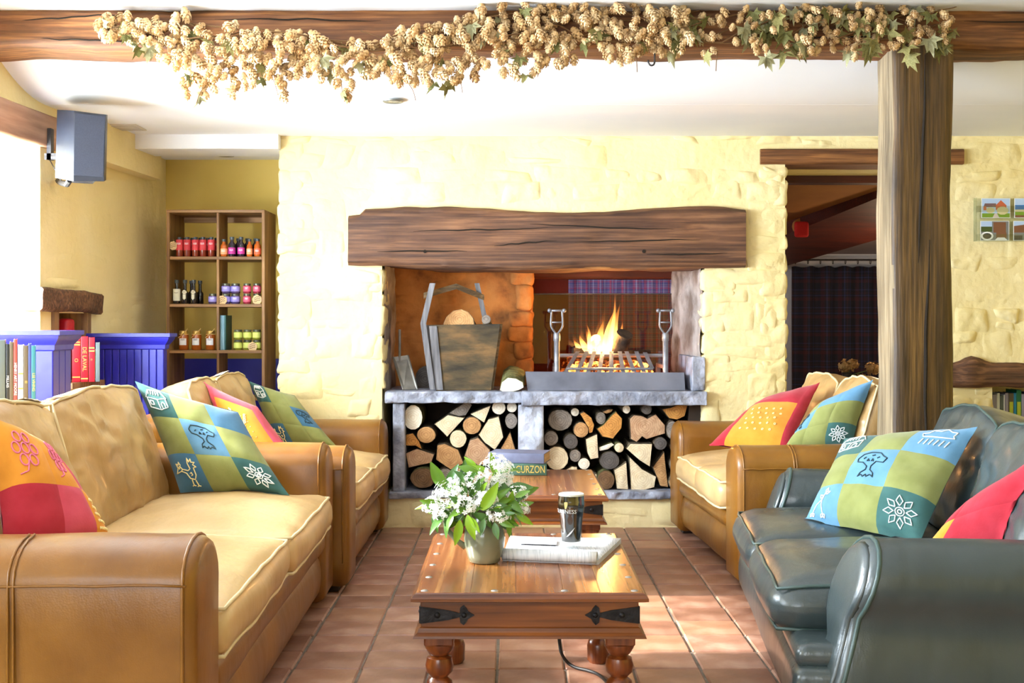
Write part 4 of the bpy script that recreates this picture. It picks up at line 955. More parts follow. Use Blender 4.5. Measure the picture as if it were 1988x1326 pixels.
# larger leaves placed as in the photograph (base px, tip px, depth offset)
for i, (b, t, dy, v) in enumerate([((862, 948), (838, 902), .0, 0), ((868, 948), (885, 905), .02, 1), ((900, 935), (903, 898), .03, 1), ((930, 920), (895, 905), .0, 0), ((925, 912), (905, 890), .04, 2), ((868, 985), (820, 975), -.02, 0), ((985, 975), (1020, 960), .0, 1), ((1000, 965), (1022, 955), -.03, 0),
                                   ((1005, 985), (1030, 975), .0, 0), ((975, 1005), (1003, 1020), -.06, 3), ((1003, 1000), (1032, 1015), -.02, 2), ((893, 1010), (885, 1055), -.08, 2), ((908, 1000), (918, 1045), -.09, 2), ((862, 995), (850, 1018), -.03, 1), ((935, 990), (965, 945), -.09, 2), ((950, 985), (990, 985), -.07, 4),
                                   ((930, 985), (985, 970), -.06, 3), ((985, 950), (1030, 945), .02, 4), ((880, 1000), (868, 1020), -.07, 0), ((960, 1015), (965, 1040), -.07, 4), ((985, 1010), (990, 1035), -.06, 0), ((915, 1005), (925, 1025), -.09, 5), ((940, 1008), (935, 1030), -.08, 1)]):
    B, Tt = W(*b, JY + dy), W(*t, JY + dy - .01)
    hc, br = min(BRANCHES, key=lambda q: (q[0] - B).length)      # each of these leaves grows on the nearest blossom branch
    MB().tube([(hc - mouth) * .8, ((hc - mouth) * .8 + (B - mouth)) / 2 + Vector((0, 0, .006)), B - mouth], .0016, 5).build('leaf_stalk', STEMG, br, 180)
    L = max(.05, (Tt - B).length * 1.1); lf = link('leaf', leaf_mesh(L, L * rf.uniform(.2, .25), rf.uniform(.05, .3), LEAF[v % 3]), None, br, B - mouth); orient_face(lf, Tt - B, rf.uniform(-.5, .5)); keep_off(lf)
# ---------------------------------------------------------------- newspaper
PAPER = M('newsprint', (216, 216, 218), (204, 204, 206), rough=.8, ns=3); 
def news_mat():
    m = M('newsprint_columns', (222, 222, 224), (192, 194, 198), rough=.8, ns=90, nd=2, stretch=(2.5, .2, .2), ramp=(.48, .66)); return m
NEWS = news_mat()
mag = empty('newspaper', (0, 0, ZT + .0015)); tag(mag, 'folded newspaper with its front edge rolled, under the pint glass', 'newspaper')
zz = ZT + .0015
A, B_, C_, D_ = [Vector((p.x, p.y, 0)) for p in (W(976, 1078, 3.76), W(1162, 1091, 3.70), W(1206, 1047, 4.06), W(990, 1036, 4.12))]
for k in range(5):
    h0 = .0012 + k * .0026
    def sh(s, t):
        p = (A * (1 - s) + B_ * s) * (1 - t) + (D_ * (1 - s) + C_ * s) * t
        return p + Vector((0, 0, h0 + .0025 * math.sin(s * 3 + k) * t * (k / 5) + .004 * max(0, t - .8) * k * .3))
    o = MB().grid(12, 8, sh).build('sheet', NEWS if k == 4 else PAPER, mag, 180); o.modifiers.new('t', 'SOLIDIFY').thickness = .0022
rp = []
ax0, ax1 = A + Vector((.0, .004, .0205)), B_ + Vector((-.004, .004, .0205))
dirx = (ax1 - ax0).normalized(); nx = Vector((-dirx.y, dirx.x, 0))
spir = [(.0195 * (1 - .55 * i / 40), -PI * .5 - i / 40 * 2 * PI * 1.8) for i in range(41)]
o = MB().grid(40, 10, lambda s, t: (lambda r_, a: ax0 * (1 - t) + ax1 * t + nx * r_ * 1.25 * math.cos(a) + Vector((0, 0, r_ * math.sin(a))))(*spir[int(round(s * 40))])).build('rolled_edge', NEWS, mag, 180)
o.modifiers.new('t', 'SOLIDIFY').thickness = .0025
PIC = M('newspaper_photo', (150, 152, 160), (224, 226, 230), rough=.8, ns=22)
p0 = [A * .45 + D_ * .55 + (B_ - A) * .12, A * .45 + D_ * .55 + (B_ - A) * .55, A * .2 + D_ * .8 + (B_ - A) * .55, A * .2 + D_ * .8 + (B_ - A) * .12]
MB().grid(4, 3, lambda s, t: (p0[0] * (1 - s) + p0[1] * s) * (1 - t) + (p0[3] * (1 - s) + p0[2] * s) * t + Vector((0, 0, .0175))).build('printed_photo', PIC, mag, 180)
# ---------------------------------------------------------------- pint of stout
GX, GY, GZ = .187, 3.90, ZT + .0205
gl = empty('pint_glass', (GX, GY, GZ)); tag(gl, 'full pint glass of black stout with a cream head on the newspaper', 'pint glass')
GLASS = pane_mat('clear_glass', (250, 252, 252), .10, .02)
STOUT = M('black_stout', (12, 8, 8), rough=.06, coat=.6); FOAM = M('cream_foam', (246, 240, 222), rough=.9, bump=.3, bs=200, bd=.001)
def gr(z):      # glass profile
    t = z / .168; return .031 + .0115 * min(1, t * 1.25) ** 1.3 + .0022 * math.exp(-((t - .72) / .12) ** 2)
zs = [i / 20 * .168 for i in range(21)]
MB().lathe([(0, .0), (.029, 0)] + [(gr(z), z) for z in zs] + [(gr(z) - .0018, z) for z in zs[::-1] if z > .012] + [(0, .012)], 40).build('glass', GLASS, gl, 180)
MB().lathe([(0, .0125)] + [(gr(z) - .0022, z) for z in zs if z > .012 and z < .157] + [(gr(.160) - .0022, .160), (0, .160)], 40).build('stout', STOUT, gl, 60)
MB().lathe([(gr(.160) - .0022, .160), (gr(.165) - .003, .1655), (.02, .1675), (0, .168)], 40).build('head', FOAM, gl, 60)
PRN = M('white_print', (240, 240, 240), rough=.6); GLD = M('gold_print', (214, 190, 120), rough=.5)
def wrap(me, zc, a_mid, k=1.0):
    for v in me.vertices:
        z = zc + v.co.y; r_ = gr(z) + .0006 + v.co.z; a = a_mid + v.co.x / gr(zc) * k
        v.co = Vector((r_ * math.sin(a), -r_ * math.cos(a), z))
    return me
def dense(me, n=2):
    bm = bmesh.new(); bm.from_mesh(me); bmesh.ops.triangulate(bm, faces=bm.faces); bmesh.ops.subdivide_edges(bm, edges=[e for e in bm.edges if e.calc_length() > .004], cuts=n, use_grid_fill=False); bm.to_mesh(me); bm.free(); return me
tm = text_mesh('GUINNESS', .0175, 'lettering', PRN); bm = bmesh.new(); bm.from_mesh(tm); bmesh.ops.triangulate(bm, faces=bm.faces); bm.to_mesh(tm); bm.free()
link('lettering', wrap(tm, .113, -.62), None, gl)
hp = MB().prism([(-.0055, .011), (-.001, .013), (.0055, .0125), (.006, .006), (.003, -.004), (-.001, -.010), (-.003, -.009), (-.0045, 0)], lambda a, b, d: (a, b, d), 0, .0004)
hm = hp.mesh('harp_emblem', GLD, 0); link('harp_emblem', wrap(hm, .131, -.45), None, gl)
sw = [(-.0150, -.006), (-.012, -.012), (-.004, -.006), (.006, .006), (.013, .020), (.004, .009), (-.006, -.001), (-.0115, -.0055)]
sm_ = MB().grid(14, 2, lambda s, t: (-.014 + .028 * s, -.012 + .030 * s ** 1.3 + (t - .5) * .007 * math.sin(PI * min(1, s * .95 + .05)), 0)).mesh('swoosh_mark', PRN, 0); link('swoosh_mark', wrap(sm_, .046, -.12), None, gl)
# ---------------------------------------------------------------- books on the far table
def book(name, label, group, loc, rz, length, depth, thick, cover, pages, flat=True, spine_text=None, tcol=None, tsize=.03, cat='book', rx=None):
    """lying book: spine along -y side; length along x"""
    root = empty(name, loc, rz); tag(root, label, cat, group)
    MB().box(0, length, .004, depth, .003, thick - .003).build('pages', pages, root)
    cv = MB().box(-.003, length + .003, 0, depth + .003, 0, .003).box(-.003, length + .003, 0, depth + .003, thick - .003, thick)
    cv.rbox(-.003, length + .003, -.004, .006, 0, thick, .0035, (2, 1, 2), None, 2); c = cv.build('cover', cover, root)
    if spine_text:
        me = text_mesh(spine_text, tsize, 'lettering', tcol); o = link('lettering', me, None, root, (length * .68, -.0046, thick * .5)); o.rotation_euler = (PI / 2, 0, 0); o.scale = (.82, 1.25, 1)
    return root
PAGE = M('book_pages', (206, 176, 128), (186, 156, 110), rough=.9, ns=3, stretch=(1, 1, 60)); GOLDP = M('gold_lettering', (206, 176, 84), rough=.5)
b1 = book('book', 'thick green cloth book with gold spine lettering lying on the far table', None, (-.07, 5.86, ZT + .001), -.02, .232, .16, .056, M('green_cloth_cover', (72, 106, 88), (62, 94, 78), rough=.75, ns=60), PAGE, True, 'CURZON', GOLDP, .040)
b2 = book('book', 'slim blue grey book lying on top of the green book', None, (-.11, 5.90, ZT + .0575), -.2, .265, .17, .048, M('blue_grey_cover', (104, 110, 136), (94, 100, 126), rough=.55, ns=30), PAGE)
# power cord
def G(x, y, z=.006): D_ = (H - z) * F / (y - CY); return Vector(((x - CX) / F * D_, D_, z))
pts = [Vector((.10, 4.08, .284)), Vector((.135, 4.10, .262)), W(1086, 1246, 4.10), W(1090, 1268, 4.10), W(1102, 1286, 4.12), G(1118, 1296), G(1142, 1302), G(1162, 1310), G(1182, 1328), G(1200, 1352), G(1214, 1400)]
def smooth_path(p, k=6):
    p = [Vector(q) for q in p]; out = []
    for i in range(len(p) - 1):
        a, b, c, d = p[max(0, i - 1)], p[i], p[i + 1], p[min(len(p) - 1, i + 2)]
        for s in range(k):
            t = s / k; out.append(.5 * ((2 * b) + (c - a) * t + (2 * a - 5 * b + 4 * c - d) * t * t + (3 * b - a - 3 * c + d) * t ** 3))
    return out + [p[-1]]
o = MB().tube(smooth_path(pts), .0055, 8).build('power_cord', M('black_rubber', (26, 24, 24), rough=.5), None, 180); tag(o, 'black power cord dropping from under the near table to the floor', 'cord')
# ================================================================ logs in the two stores under the hearth
EGS = {'pale': endgrain('endgrain_pale', (244, 226, 190), (214, 184, 138)), 'tan': endgrain('endgrain_tan', (206, 158, 104), (160, 108, 62)), 'orange': endgrain('endgrain_orange', (220, 156, 78), (166, 100, 40)),
       'grey': endgrain('endgrain_grey', (150, 138, 126), (94, 82, 74)), 'dark': endgrain('endgrain_dark', (104, 96, 90), (66, 58, 54)), 'pink': endgrain('endgrain_pink', (210, 170, 132), (168, 118, 80)), 'white': endgrain('endgrain_white', (250, 240, 220), (226, 206, 172)), 'brown': endgrain('endgrain_brown', (130, 96, 62), (84, 58, 36))}
BARK = [M('bark_%d' % i, a, b, rough=.95, ns=26, nd=8, bump=1.0, bs=34, bd=.01) for i, (a, b) in enumerate([((74, 58, 42), (122, 102, 78)), ((92, 78, 58), (146, 128, 100)), ((78, 80, 40), (128, 122, 70))])]
rl = random.Random(41)
SHADE = {'pale': 'pale cream', 'white': 'almost white', 'tan': 'tan', 'orange': 'orange brown', 'grey': 'weathered grey', 'dark': 'dark grey', 'pink': 'pinkish tan', 'brown': 'dull brown'}
def firewood(pts, tone, bark, where, shape, D0, length=.34, flat=True, seed=0):
    sz = max(max(a for a, b in pts) - min(a for a, b in pts), max(b for a, b in pts) - min(b for a, b in pts))
    shape = ('thick ' if sz > 44 else 'medium ' if sz > 30 else 'thin ' if sz > 22 else 'very thin ') + shape
    P = [W(x, y, D0) for x, y in pts]; c = sum(P, Vector()) / len(P)
    Q = [p - c for p in P]; n = len(Q)
    dr = Vector((0, length, 0))
    rings = []
    for t in (0, .015, .3, .65, 1):
        ring = []
        for i, q in enumerate(Q):
            nz = 1 - (.05 * abs(N3((q.x * 30, t * 6, q.z * 30), 1, seed)) if t > .02 else 0)
            ring.append(Vector((q.x, 0, q.z)) * nz * (1.0 if t > .01 else .985) + dr * t)
        rings.append(ring)
    mb = MB().loft(rings, cap=False); mb.add(rings[-1], [tuple(range(n))])
    o = mb.build('firewood_log', BARK[bark], None, 50); o.location = c
    # rough sawn or split face
    fm = MB(); R0 = [Vector((q.x, -.001, q.z)) for q in Q]
    vs_ = [Vector((0, -.004 - .004 * rl.random(), 0))]; fs = []
    for k in (.35, .7, 1.0):
        for q in R0: vs_.append(Vector((q.x * k * .955, -.001 - (1 - k) * .006 - .004 * N3((q.x * 40 * k, seed, q.z * 40 * k), 1) * (1 if k < 1 else 0), q.z * k * .955)))
    for i in range(n):
        fs.append((0, 1 + i, 1 + (i + 1) % n))
        for r_ in (0, 1):
            a = 1 + r_ * n; fs.append((a + i, a + n + i, a + n + (i + 1) % n, a + (i + 1) % n))
    fm.add(vs_, fs); fm.build('cut_face', EGS[tone], o, 60)
    st = 'store below the wooden bucket' if where == 'L' else 'store below the fire grate'
    tag(o, '%s %s log in the %s' % (SHADE[tone], shape, st), 'log', 'logs in the ' + st)
    return o
def ring_px(cx, cy, rx, ry, seed, n=14): return [(cx + rx * (1 + .06 * N3((math.cos(2 * PI * i / n), math.sin(2 * PI * i / n), seed), 1.3)) * math.cos(2 * PI * i / n), cy + ry * (1 + .06 * N3((math.cos(2 * PI * i / n), math.sin(2 * PI * i / n), seed + 9), 1.3)) * math.sin(2 * PI * i / n)) for i in range(n)]
def zL(X, Y): return (740 + X / 5.303, 750 + Y / 5.303)
LOGS = [('L', 'c', (330, 325, 107, 140), 'white', 2), ('L', 'c', (460, 500, 112, 100), 'tan', 0), ('L', 'p', [(540, 390), (690, 290), (870, 320), (680, 530)], 'pale', 1), ('L', 'p', [(690, 280), (890, 150), (940, 190), (870, 300), (800, 310)], 'grey', 1),
        ('L', 'p', [(915, 285), (1130, 195), (1060, 380)], 'pale', 1), ('L', 'c', (1210, 220, 72, 72), 'white', 1), ('L', 'c', (1345, 217, 55, 52), 'white', 1), ('L', 'c', (1338, 357, 64, 82), 'grey', 0), ('L', 'c', (935, 405, 100, 95), 'tan', 1),
        ('L', 'p', [(990, 500), (1100, 330), (1215, 300), (1265, 530), (1170, 670), (1060, 590)], 'pale', 1), ('L', 'c', (790, 540), 'pale', 2), ('L', 'p', [(1230, 640), (1330, 470), (1390, 680), (1250, 690)], 'tan', 0),
        ('L', 'p', [(850, 720), (910, 540), (1000, 515), (1130, 650), (1130, 800), (1000, 820), (900, 745)], 'pink', 1), ('L', 'p', [(555, 760), (570, 600), (650, 580), (800, 650), (860, 800), (720, 870)], 'tan', 0),
        ('L', 'p', [(250, 490), (330, 470), (400, 560), (430, 650), (360, 615), (250, 610)], 'orange', 0), ('L', 'p', [(250, 690), (370, 640), (550, 700), (520, 790), (280, 840)], 'pink', 0), ('L', 'c', (430, 945, 135, 108), 'brown', 2), ('L', 'c', (660, 945, 95, 110), 'grey', 0),
        ('L', 'c', (860, 925, 95, 115), 'tan', 1), ('L', 'p', [(960, 1040), (980, 860), (1130, 850), (1150, 1040)], 'pale', 1), ('L', 'c', (1260, 790, 100, 92), 'grey', 0), ('L', 'c', (1275, 960, 105, 82), 'tan', 0),
        ('R', 'c', (360, 345, 135, 120), 'grey', 0), ('R', 'c', (508, 268, 46, 46), 'white', 1), ('R', 'p', [(560, 280), (600, 260), (680, 320), (710, 400), (690, 480), (660, 490), (648, 420), (610, 365)], 'orange', 0), ('R', 'c', (572, 450, 84, 88), 'tan', 1),
        ('R', 'c', (780, 325, 56, 70), 'grey', 1), ('R', 'p', [(790, 268), (850, 240), (905, 240), (880, 270), (830, 284)], 'tan', 1), ('R', 'p', [(735, 440), (800, 400), (890, 300), (935, 260), (1000, 330), (990, 430), (900, 545), (790, 520)], 'orange', 2),
        ('R', 'c', (1040, 238, 40, 45), 'white', 1), ('R', 'p', [(1065, 330), (1110, 290), (1200, 300), (1260, 330), (1350, 280), (1450, 400), (1450, 490), (1250, 550), (1200, 520), (1140, 580), (1080, 550)], 'pink', 0),
        ('R', 'p', [(1410, 240), (1500, 220), (1620, 165), (1670, 200), (1640, 310), (1560, 345), (1480, 330)], 'orange', 1), ('R', 'c', (265, 537, 75, 77), 'grey', 0), ('R', 'c', (470, 570, 80, 86), 'dark', 1), ('R', 'p', [(620, 540), (740, 490), (755, 740), (670, 755), (640, 690)], 'pale', 1),
        ('R', 'p', [(755, 630), (890, 580), (915, 600), (850, 650), (760, 665)], 'white', 2), ('R', 'c', (965, 632, 50, 50), 'pale', 2), ('R', 'c', (325, 742, 120, 125), 'pale', 1), ('R', 'c', (515, 716, 66, 74), 'grey', 1), ('R', 'c', (865, 765, 105, 95), 'dark', 1),
        ('R', 'p', [(1035, 640), (1075, 590), (1310, 590), (1285, 830), (1170, 760)], 'pale', 1), ('R', 'c', (1390, 590, 68, 66), 'dark', 0), ('R', 'c', (600, 795, 66, 64), 'white', 1), ('R', 'p', [(400, 868), (480, 825), (535, 835), (545, 900)], 'pale', 1), ('R', 'c', (830, 965, 95, 105), 'brown', 2),
        ('R', 'p', [(910, 860), (1040, 775), (1060, 1070), (940, 1060)], 'pale', 1), ('R', 'p', [(1066, 720), (1200, 850), (1350, 930), (1330, 1040), (1200, 1075), (1085, 1075)], 'pale', 1), ('R', 'p', [(1310, 830), (1430, 670), (1470, 1040), (1390, 1030)], 'tan', 0),
        ('R', 'c', (1250, 235, 55, 55), 'dark', 0), ('R', 'c', (1510, 450, 62, 100), 'grey', 0), ('R', 'c', (1560, 620, 70, 66), 'tan', 1), ('R', 'c', (1570, 800, 90, 100), 'grey', 0), ('R', 'c', (1560, 990, 82, 86), 'tan', 1), ('R', 'c', (300, 975, 110, 95), 'tan', 0), ('R', 'c', (520, 975, 100, 95), 'grey', 0), ('R', 'p', [(640, 1070), (640, 920), (735, 900), (735, 1070)], 'pale', 1)]
OUT = []
for i, L in enumerate(LOGS):
    wr, kd, g, tone, bk = L; ox, oy = (740, 750) if wr == 'L' else (1020, 750)
    if kd == 'c':
        if len(g) == 2: g = (g[0], g[1], 95, 100)
        pts = ring_px(ox + g[0] / 5.303, oy + g[1] / 5.303, g[2] / 5.303, g[3] / 5.303, i * 1.7)
    else:
        base = [(ox + a / 5.303, oy + b / 5.303) for a, b in g]; pts = []
        for k in range(len(base)):
            a, b = base[k], base[(k + 1) % len(base)]
            for s in range(3): t = s / 3; pts.append((a[0] + (b[0] - a[0]) * t + .7 * N3((a[0] + t, b[1], i), .9), a[1] + (b[1] - a[1]) * t + .7 * N3((a[1], t + b[0], i), .9)))
    shp = 'round' if kd == 'c' else ('three sided split' if len(g) == 3 else 'four sided split' if len(g) == 4 else 'jagged split' if len(g) > 6 else 'many sided split')
    OUT.append([pts, tone, bk, wr, shp])
def in_poly(q, P):
    r_ = False
    for k in range(len(P)):
        (ax, ay), (bx, by) = P[k], P[k - 1]
        if (ay > q[1]) != (by > q[1]) and q[0] < (bx - ax) * (q[1] - ay) / (by - ay) + ax: r_ = not r_
    return r_
def meet(A, B):
    if max(x for x, y in A) < min(x for x, y in B) or max(x for x, y in B) < min(x for x, y in A) or max(y for x, y in A) < min(y for x, y in B) or max(y for x, y in B) < min(y for x, y in A): return False
    return any(in_poly(q, B) for q in A) or any(in_poly(q, A) for q in B)
for _ in range(40):                                   # neighbours ease apart a little and lose a little girth until none cross
    hit = False
    for i in range(len(OUT)):
        for j in range(i):
            A, B = OUT[i][0], OUT[j][0]
            if OUT[i][3] != OUT[j][3] or not meet(A, B): continue
            hit = True; ca = (sum(x for x, y in A) / len(A), sum(y for x, y in A) / len(A)); cb = (sum(x for x, y in B) / len(B), sum(y for x, y in B) / len(B))
            d = math.dist(ca, cb) or 1; ux, uy = (ca[0] - cb[0]) / d * .25, (ca[1] - cb[1]) / d * .25
            OUT[i][0] = [(ca[0] + (x - ca[0]) * .975 + ux, ca[1] + (y - ca[1]) * .975 + uy) for x, y in A]
            OUT[j][0] = [(cb[0] + (x - cb[0]) * .975 - ux, cb[1] + (y - cb[1]) * .975 - uy) for x, y in B]
    if not hit: break
for i, (pts, tone, bk, wr, shp) in enumerate(OUT): firewood(pts, tone, bk, wr, shp, 6.985 + .012 * (i % 4), .36, seed=i * 2.3)
# ================================================================ on the hearth
HZ = .7675
BUCK = wood('bucket_wood', (84, 66, 44), (146, 116, 76), 'x', .75, 1.0, .6, (104, 84, 56)); BUCKD = M('bucket_worn_panel', (44, 38, 26), (126, 94, 54), rough=.8, ns=7, nd=8, bump=.5, bs=40, stretch=(.6, 1, 1.6), c3=(78, 64, 40))
GREYW = wood('grey_bucket_edge', (92, 92, 96), (140, 140, 146), 'z', .55, 1.0, .3)
D0 = 7.02
bk = empty('log_bucket', W(895, 756, D0).xy.to_3d() + Vector((0, 0, HZ))); tag(bk, 'old wooden log bucket with tapered sides and a tall angled handle', 'bucket')
org = bk.matrix_basis.translation.copy()
def BP(x, y, D): return W(x, y, D) - Vector((org.x, org.y, org.z))
def slabq(q, th, name, mat, parent, n=None):
    q = [Vector(p) for p in q]; nn = (q[1] - q[0]).cross(q[3] - q[0]).normalized() * th
    return MB().add(q + [p + nn for p in q], [(0, 1, 2, 3), (7, 6, 5, 4), (0, 4, 5, 1), (1, 5, 6, 2), (2, 6, 7, 3), (3, 7, 4, 0)]).build(name, mat, parent)
bf_ = [BP(847, 757, D0), BP(953, 752, D0), BP(971, 629, D0 - .02), BP(832, 631, D0 - .02)]; 
zb = .003
for p in bf_[:2]: p.z = zb
bb_ = [p + Vector((-.02 + (.0 if i in (0, 3) else -.01), .26 + (.04 if i > 1 else 0), 0)) for i, p in enumerate(bf_)]
slabq(bf_, .014, 'front_board', BUCKD, bk); slabq([bb_[1], bb_[0], bb_[3], bb_[2]], .014, 'back_board', BUCK, bk)
slabq([bb_[0], bf_[0], bf_[3], bb_[3]], .014, 'side_board', GREYW, bk); slabq([bf_[1], bb_[1], bb_[2], bf_[2]], .014, 'side_board', BUCK, bk)
slabq([bf_[0], bb_[0], bb_[1], bf_[1]], .012, 'bottom_board', BUCK, bk)
def strip(pts, wv, th, name, mat, parent):
    m = MB(); wv = Vector(wv)
    for i in range(len(pts) - 1):
        a, b = Vector(pts[i]), Vector(pts[i + 1]); q = [a - wv, a + wv, b + wv, b - wv]; nn = Vector((0, -th, 0)); m.add(q + [p + nn for p in q], [(0, 1, 2, 3), (7, 6, 5, 4), (0, 4, 5, 1), (1, 5, 6, 2), (2, 6, 7, 3), (3, 7, 4, 0)])
    return m.build(name, mat, parent)
strip([BP(840, 756, D0 - .015), BP(822, 628, D0 - .035), BP(840, 550, D0 - .03)], (.016, 0, 0), .018, 'handle_upright', GREYW, bk)
strip([bf_[0] + Vector((.018, -.018, .0)), bf_[3] + Vector((.026, -.018, -.006))], (.022, 0, 0), .004, 'corner_plate', GREYW, bk)
strip([BP(945, 634, D0 + .1), BP(926, 550, D0 + .1)], (.014, 0, 0), .018, 'handle_upright', GREYW, bk)
strip([BP(823, 574, D0 + .0), BP(886, 556, D0 + .04), BP(940, 578, D0 + .1)], (0, 0, .016), .018, 'handle_bar', BUCK, bk)
# logs sitting in the bucket
def loose_log(label, pts, tone, bark, D, length, tiltx=0.0, seed=1):
    P = [W(x, y, D) for x, y in pts]; c = sum(P, Vector()) / len(P); Q = [p - c for p in P]; n = len(Q); dr = Vector((.01, length, -length * tiltx))
    rings = [[Vector((q.x, 0, q.z)) * (1 + .05 * N3((q.x * 30, t * 6, q.z * 30), 1, seed)) + dr * t for q in Q] for t in (0, .05, .4, .7, 1)]
    o = MB().loft(rings).build('firewood_log', BARK[bark], None, 50); o.location = c
    MB().add([(0, -.005, 0)] + [(q.x * .97, -.002, q.z * .97) for q in Q], [(0, 1 + i, 1 + (i + 1) % n) for i in range(n)]).build('cut_face', EGS[tone], o, 60)
    return tag(o, label, 'log')
loose_log('half round log sticking out of the wooden bucket', [(860, 630), (866, 615), (880, 603), (896, 600), (910, 606), (919, 618), (921, 631), (915, 640), (866, 640)], 'tan', 0, D0 + .06, .16, .2, 3)
loose_log('small branch end leaning on the rim of the bucket', ring_px(944, 620, 9, 9, 3), 'grey', 1, D0 + .06, .1, .5, 4)
loose_log('mossy split log lying beside the fire tray', [(970, 757), (974, 742), (986, 733), (1002, 735), (1015, 742), (1017, 752), (1008, 757), (996, 760), (975, 760)], 'white', 2, 6.94, .2, -.3, 6)
loose_log('dark log behind the wooden bucket', ring_px(826, 735, 20, 24, 8), 'dark', 0, 7.3, .2, 0, 9)
# ash shovel
SHV = M('dull_steel', (120, 116, 108), (156, 152, 144), rough=.42, metal=.75, ns=12)
sv = empty('ash_shovel', W(785, 756, 7.1)); so = sv.location.copy(); tag(sv, 'small steel ash shovel leaning against the chimney wall', 'shovel')
q = [W(783, 758, 7.02), W(810, 757, 7.05), W(792, 690, 7.14), W(763, 694, 7.14)]
q[0].z = q[1].z = HZ + .002
slabq([p - so for p in q], .004, 'blade', SHV, sv)
for a, b in ((0, 3), (1, 2)): MB().tube([q[a] - so, q[b] - so], .006, 6).build('blade_rim', SHV, sv)
MB().tube([W(778, 720, 7.11) - so, W(776, 692, 7.14) - so, W(776, 640, 7.18) - so], .0075, 8).build('handle', SHV, sv)
# fire tray, grate, andirons
STEEL = M('blued_steel', (104, 108, 122), (134, 138, 152), rough=.38, metal=.5, ns=5, rvar=.1); CAST = M('cast_iron', (120, 120, 126), (150, 150, 156), rough=.5, metal=.5, ns=20, bump=.2, bs=50)
tr = empty('fire_tray', (.55, 7.2, HZ)); to = Vector((.55, 7.2, HZ)); tag(tr, 'shallow blued steel fire tray with a low raised front', 'fire tray')
q = [W(1024, 757, 6.97), W(1330, 757, 6.97), W(1328, 724, 7.02), W(1020, 722, 7.02)]
for p in q[:2]: p.z = HZ + .001
slabq([p - to for p in q], .005, 'front_plate', STEEL, tr)
x0, x1 = q[0].x, q[1].x
MB().box(x0 - to.x, x1 - to.x, 6.975 - to.y, 7.62 - to.y, .0, .006).build('tray_floor', STEEL, tr)
for x in (x0 + .004, x1 - .004): slabq([(x - to.x, 6.98 - to.y, 0), (x - to.x, 7.6 - to.y, 0), (x - to.x, 7.6 - to.y, .09), (x - to.x, 7.02 - to.y, .09)], .004, 'side_plate', STEEL, tr)
def andiron(px, D, label):
    b = W(px, 722, D); root = empty('andiron', (b.x, b.y, HZ + .007)); tag(root, label, 'andiron'); S = D / F
    zt_ = (H - (646 - CY) * S) - (HZ + .007)
    MB().lathe([(0, 0), (.028, 0), (.030, .01), (.02, .03), (.016, .05), (.019, .06), (.019, .085), (.016, .09), (.0165, zt_ - .05), (.020, zt_ - .045), (.020, zt_ - .01), (.016, zt_), (0, zt_)], 12).build('column', CAST, root, 40)
    top = H - (603 - CY) * S - (HZ + .007)
    for sx in (-1, 1):
        MB().tube(smooth_path([(sx * .006, 0, zt_ - .005), (sx * .03, 0, zt_ + .03), (sx * .034, 0, zt_ + .06), (sx * .030, 0, top)]), .006, 7).build('cup_arm', CAST, root, 180)
        MB().lathe([(0, -.013), (.009, -.009), (.013, 0), (.009, .009), (0, .013)], 10, (sx * .042, 0, top)).build('knob', CAST, root, 180)
    MB().tube([(-.04, 0, top), (.04, 0, top)], .0065, 8).build('top_bar', CAST, root, 180)
    MB().tube([(-.03, 0, zt_ + .06), (.03, 0, zt_ + .06)], .0045, 7).build('cup_ring', CAST, root, 180)
    MB().box(-.012, .012, .01, .38, .11, .135, .003).build('rear_bar', CAST, root)
    MB().box(-.014, .014, .35, .38, 0, .115, .003).build('rear_leg', CAST, root)
    return root
andiron(1081, 7.12, 'cast iron andiron with an open cup top beside the chimney pier')
andiron(1292, 7.12, 'cast iron andiron with an open cup top beside the grey stone jamb')
gt = empty('fire_grate', (.54, 7.25, HZ + .006)); go = Vector((.54, 7.25, HZ + .006)); tag(gt, 'iron fire grate of splayed flat bars', 'fire grate')
bars = [((1098, 722), (1122, 682)), ((1120, 724), (1139, 682)), ((1141, 724), (1154, 682)), ((1163, 724), (1170, 682)), ((1186, 724), (1187, 682)), ((1210, 724), (1203, 682)), ((1231, 722), (1216, 682)), ((1250, 722), (1235, 682)), ((1266, 715), (1252, 684))]
for (a, b) in bars:
    A0 = W(a[0], a[1], 7.14) - go; B0 = W(b[0], b[1], 7.26) - go; A0.z = max(A0.z, .02)
    strip([A0, B0], (.012, 0, 0), .008, 'grate_bar', CAST, gt)
MB().tube([W(1085, 690, 7.27) - go, W(1292, 690, 7.27) - go], .011, 8).build('cross_bar', CAST, gt)
MB().tube([W(1100, 716, 7.14) - go, W(1268, 716, 7.14) - go], .008, 8).build('cross_bar', CAST, gt)
for x in (1110, 1262): MB().tube([W(x, 715, 7.15) - go, W(x, 722, 7.5) - go], .008, 8).build('runner', CAST, gt)
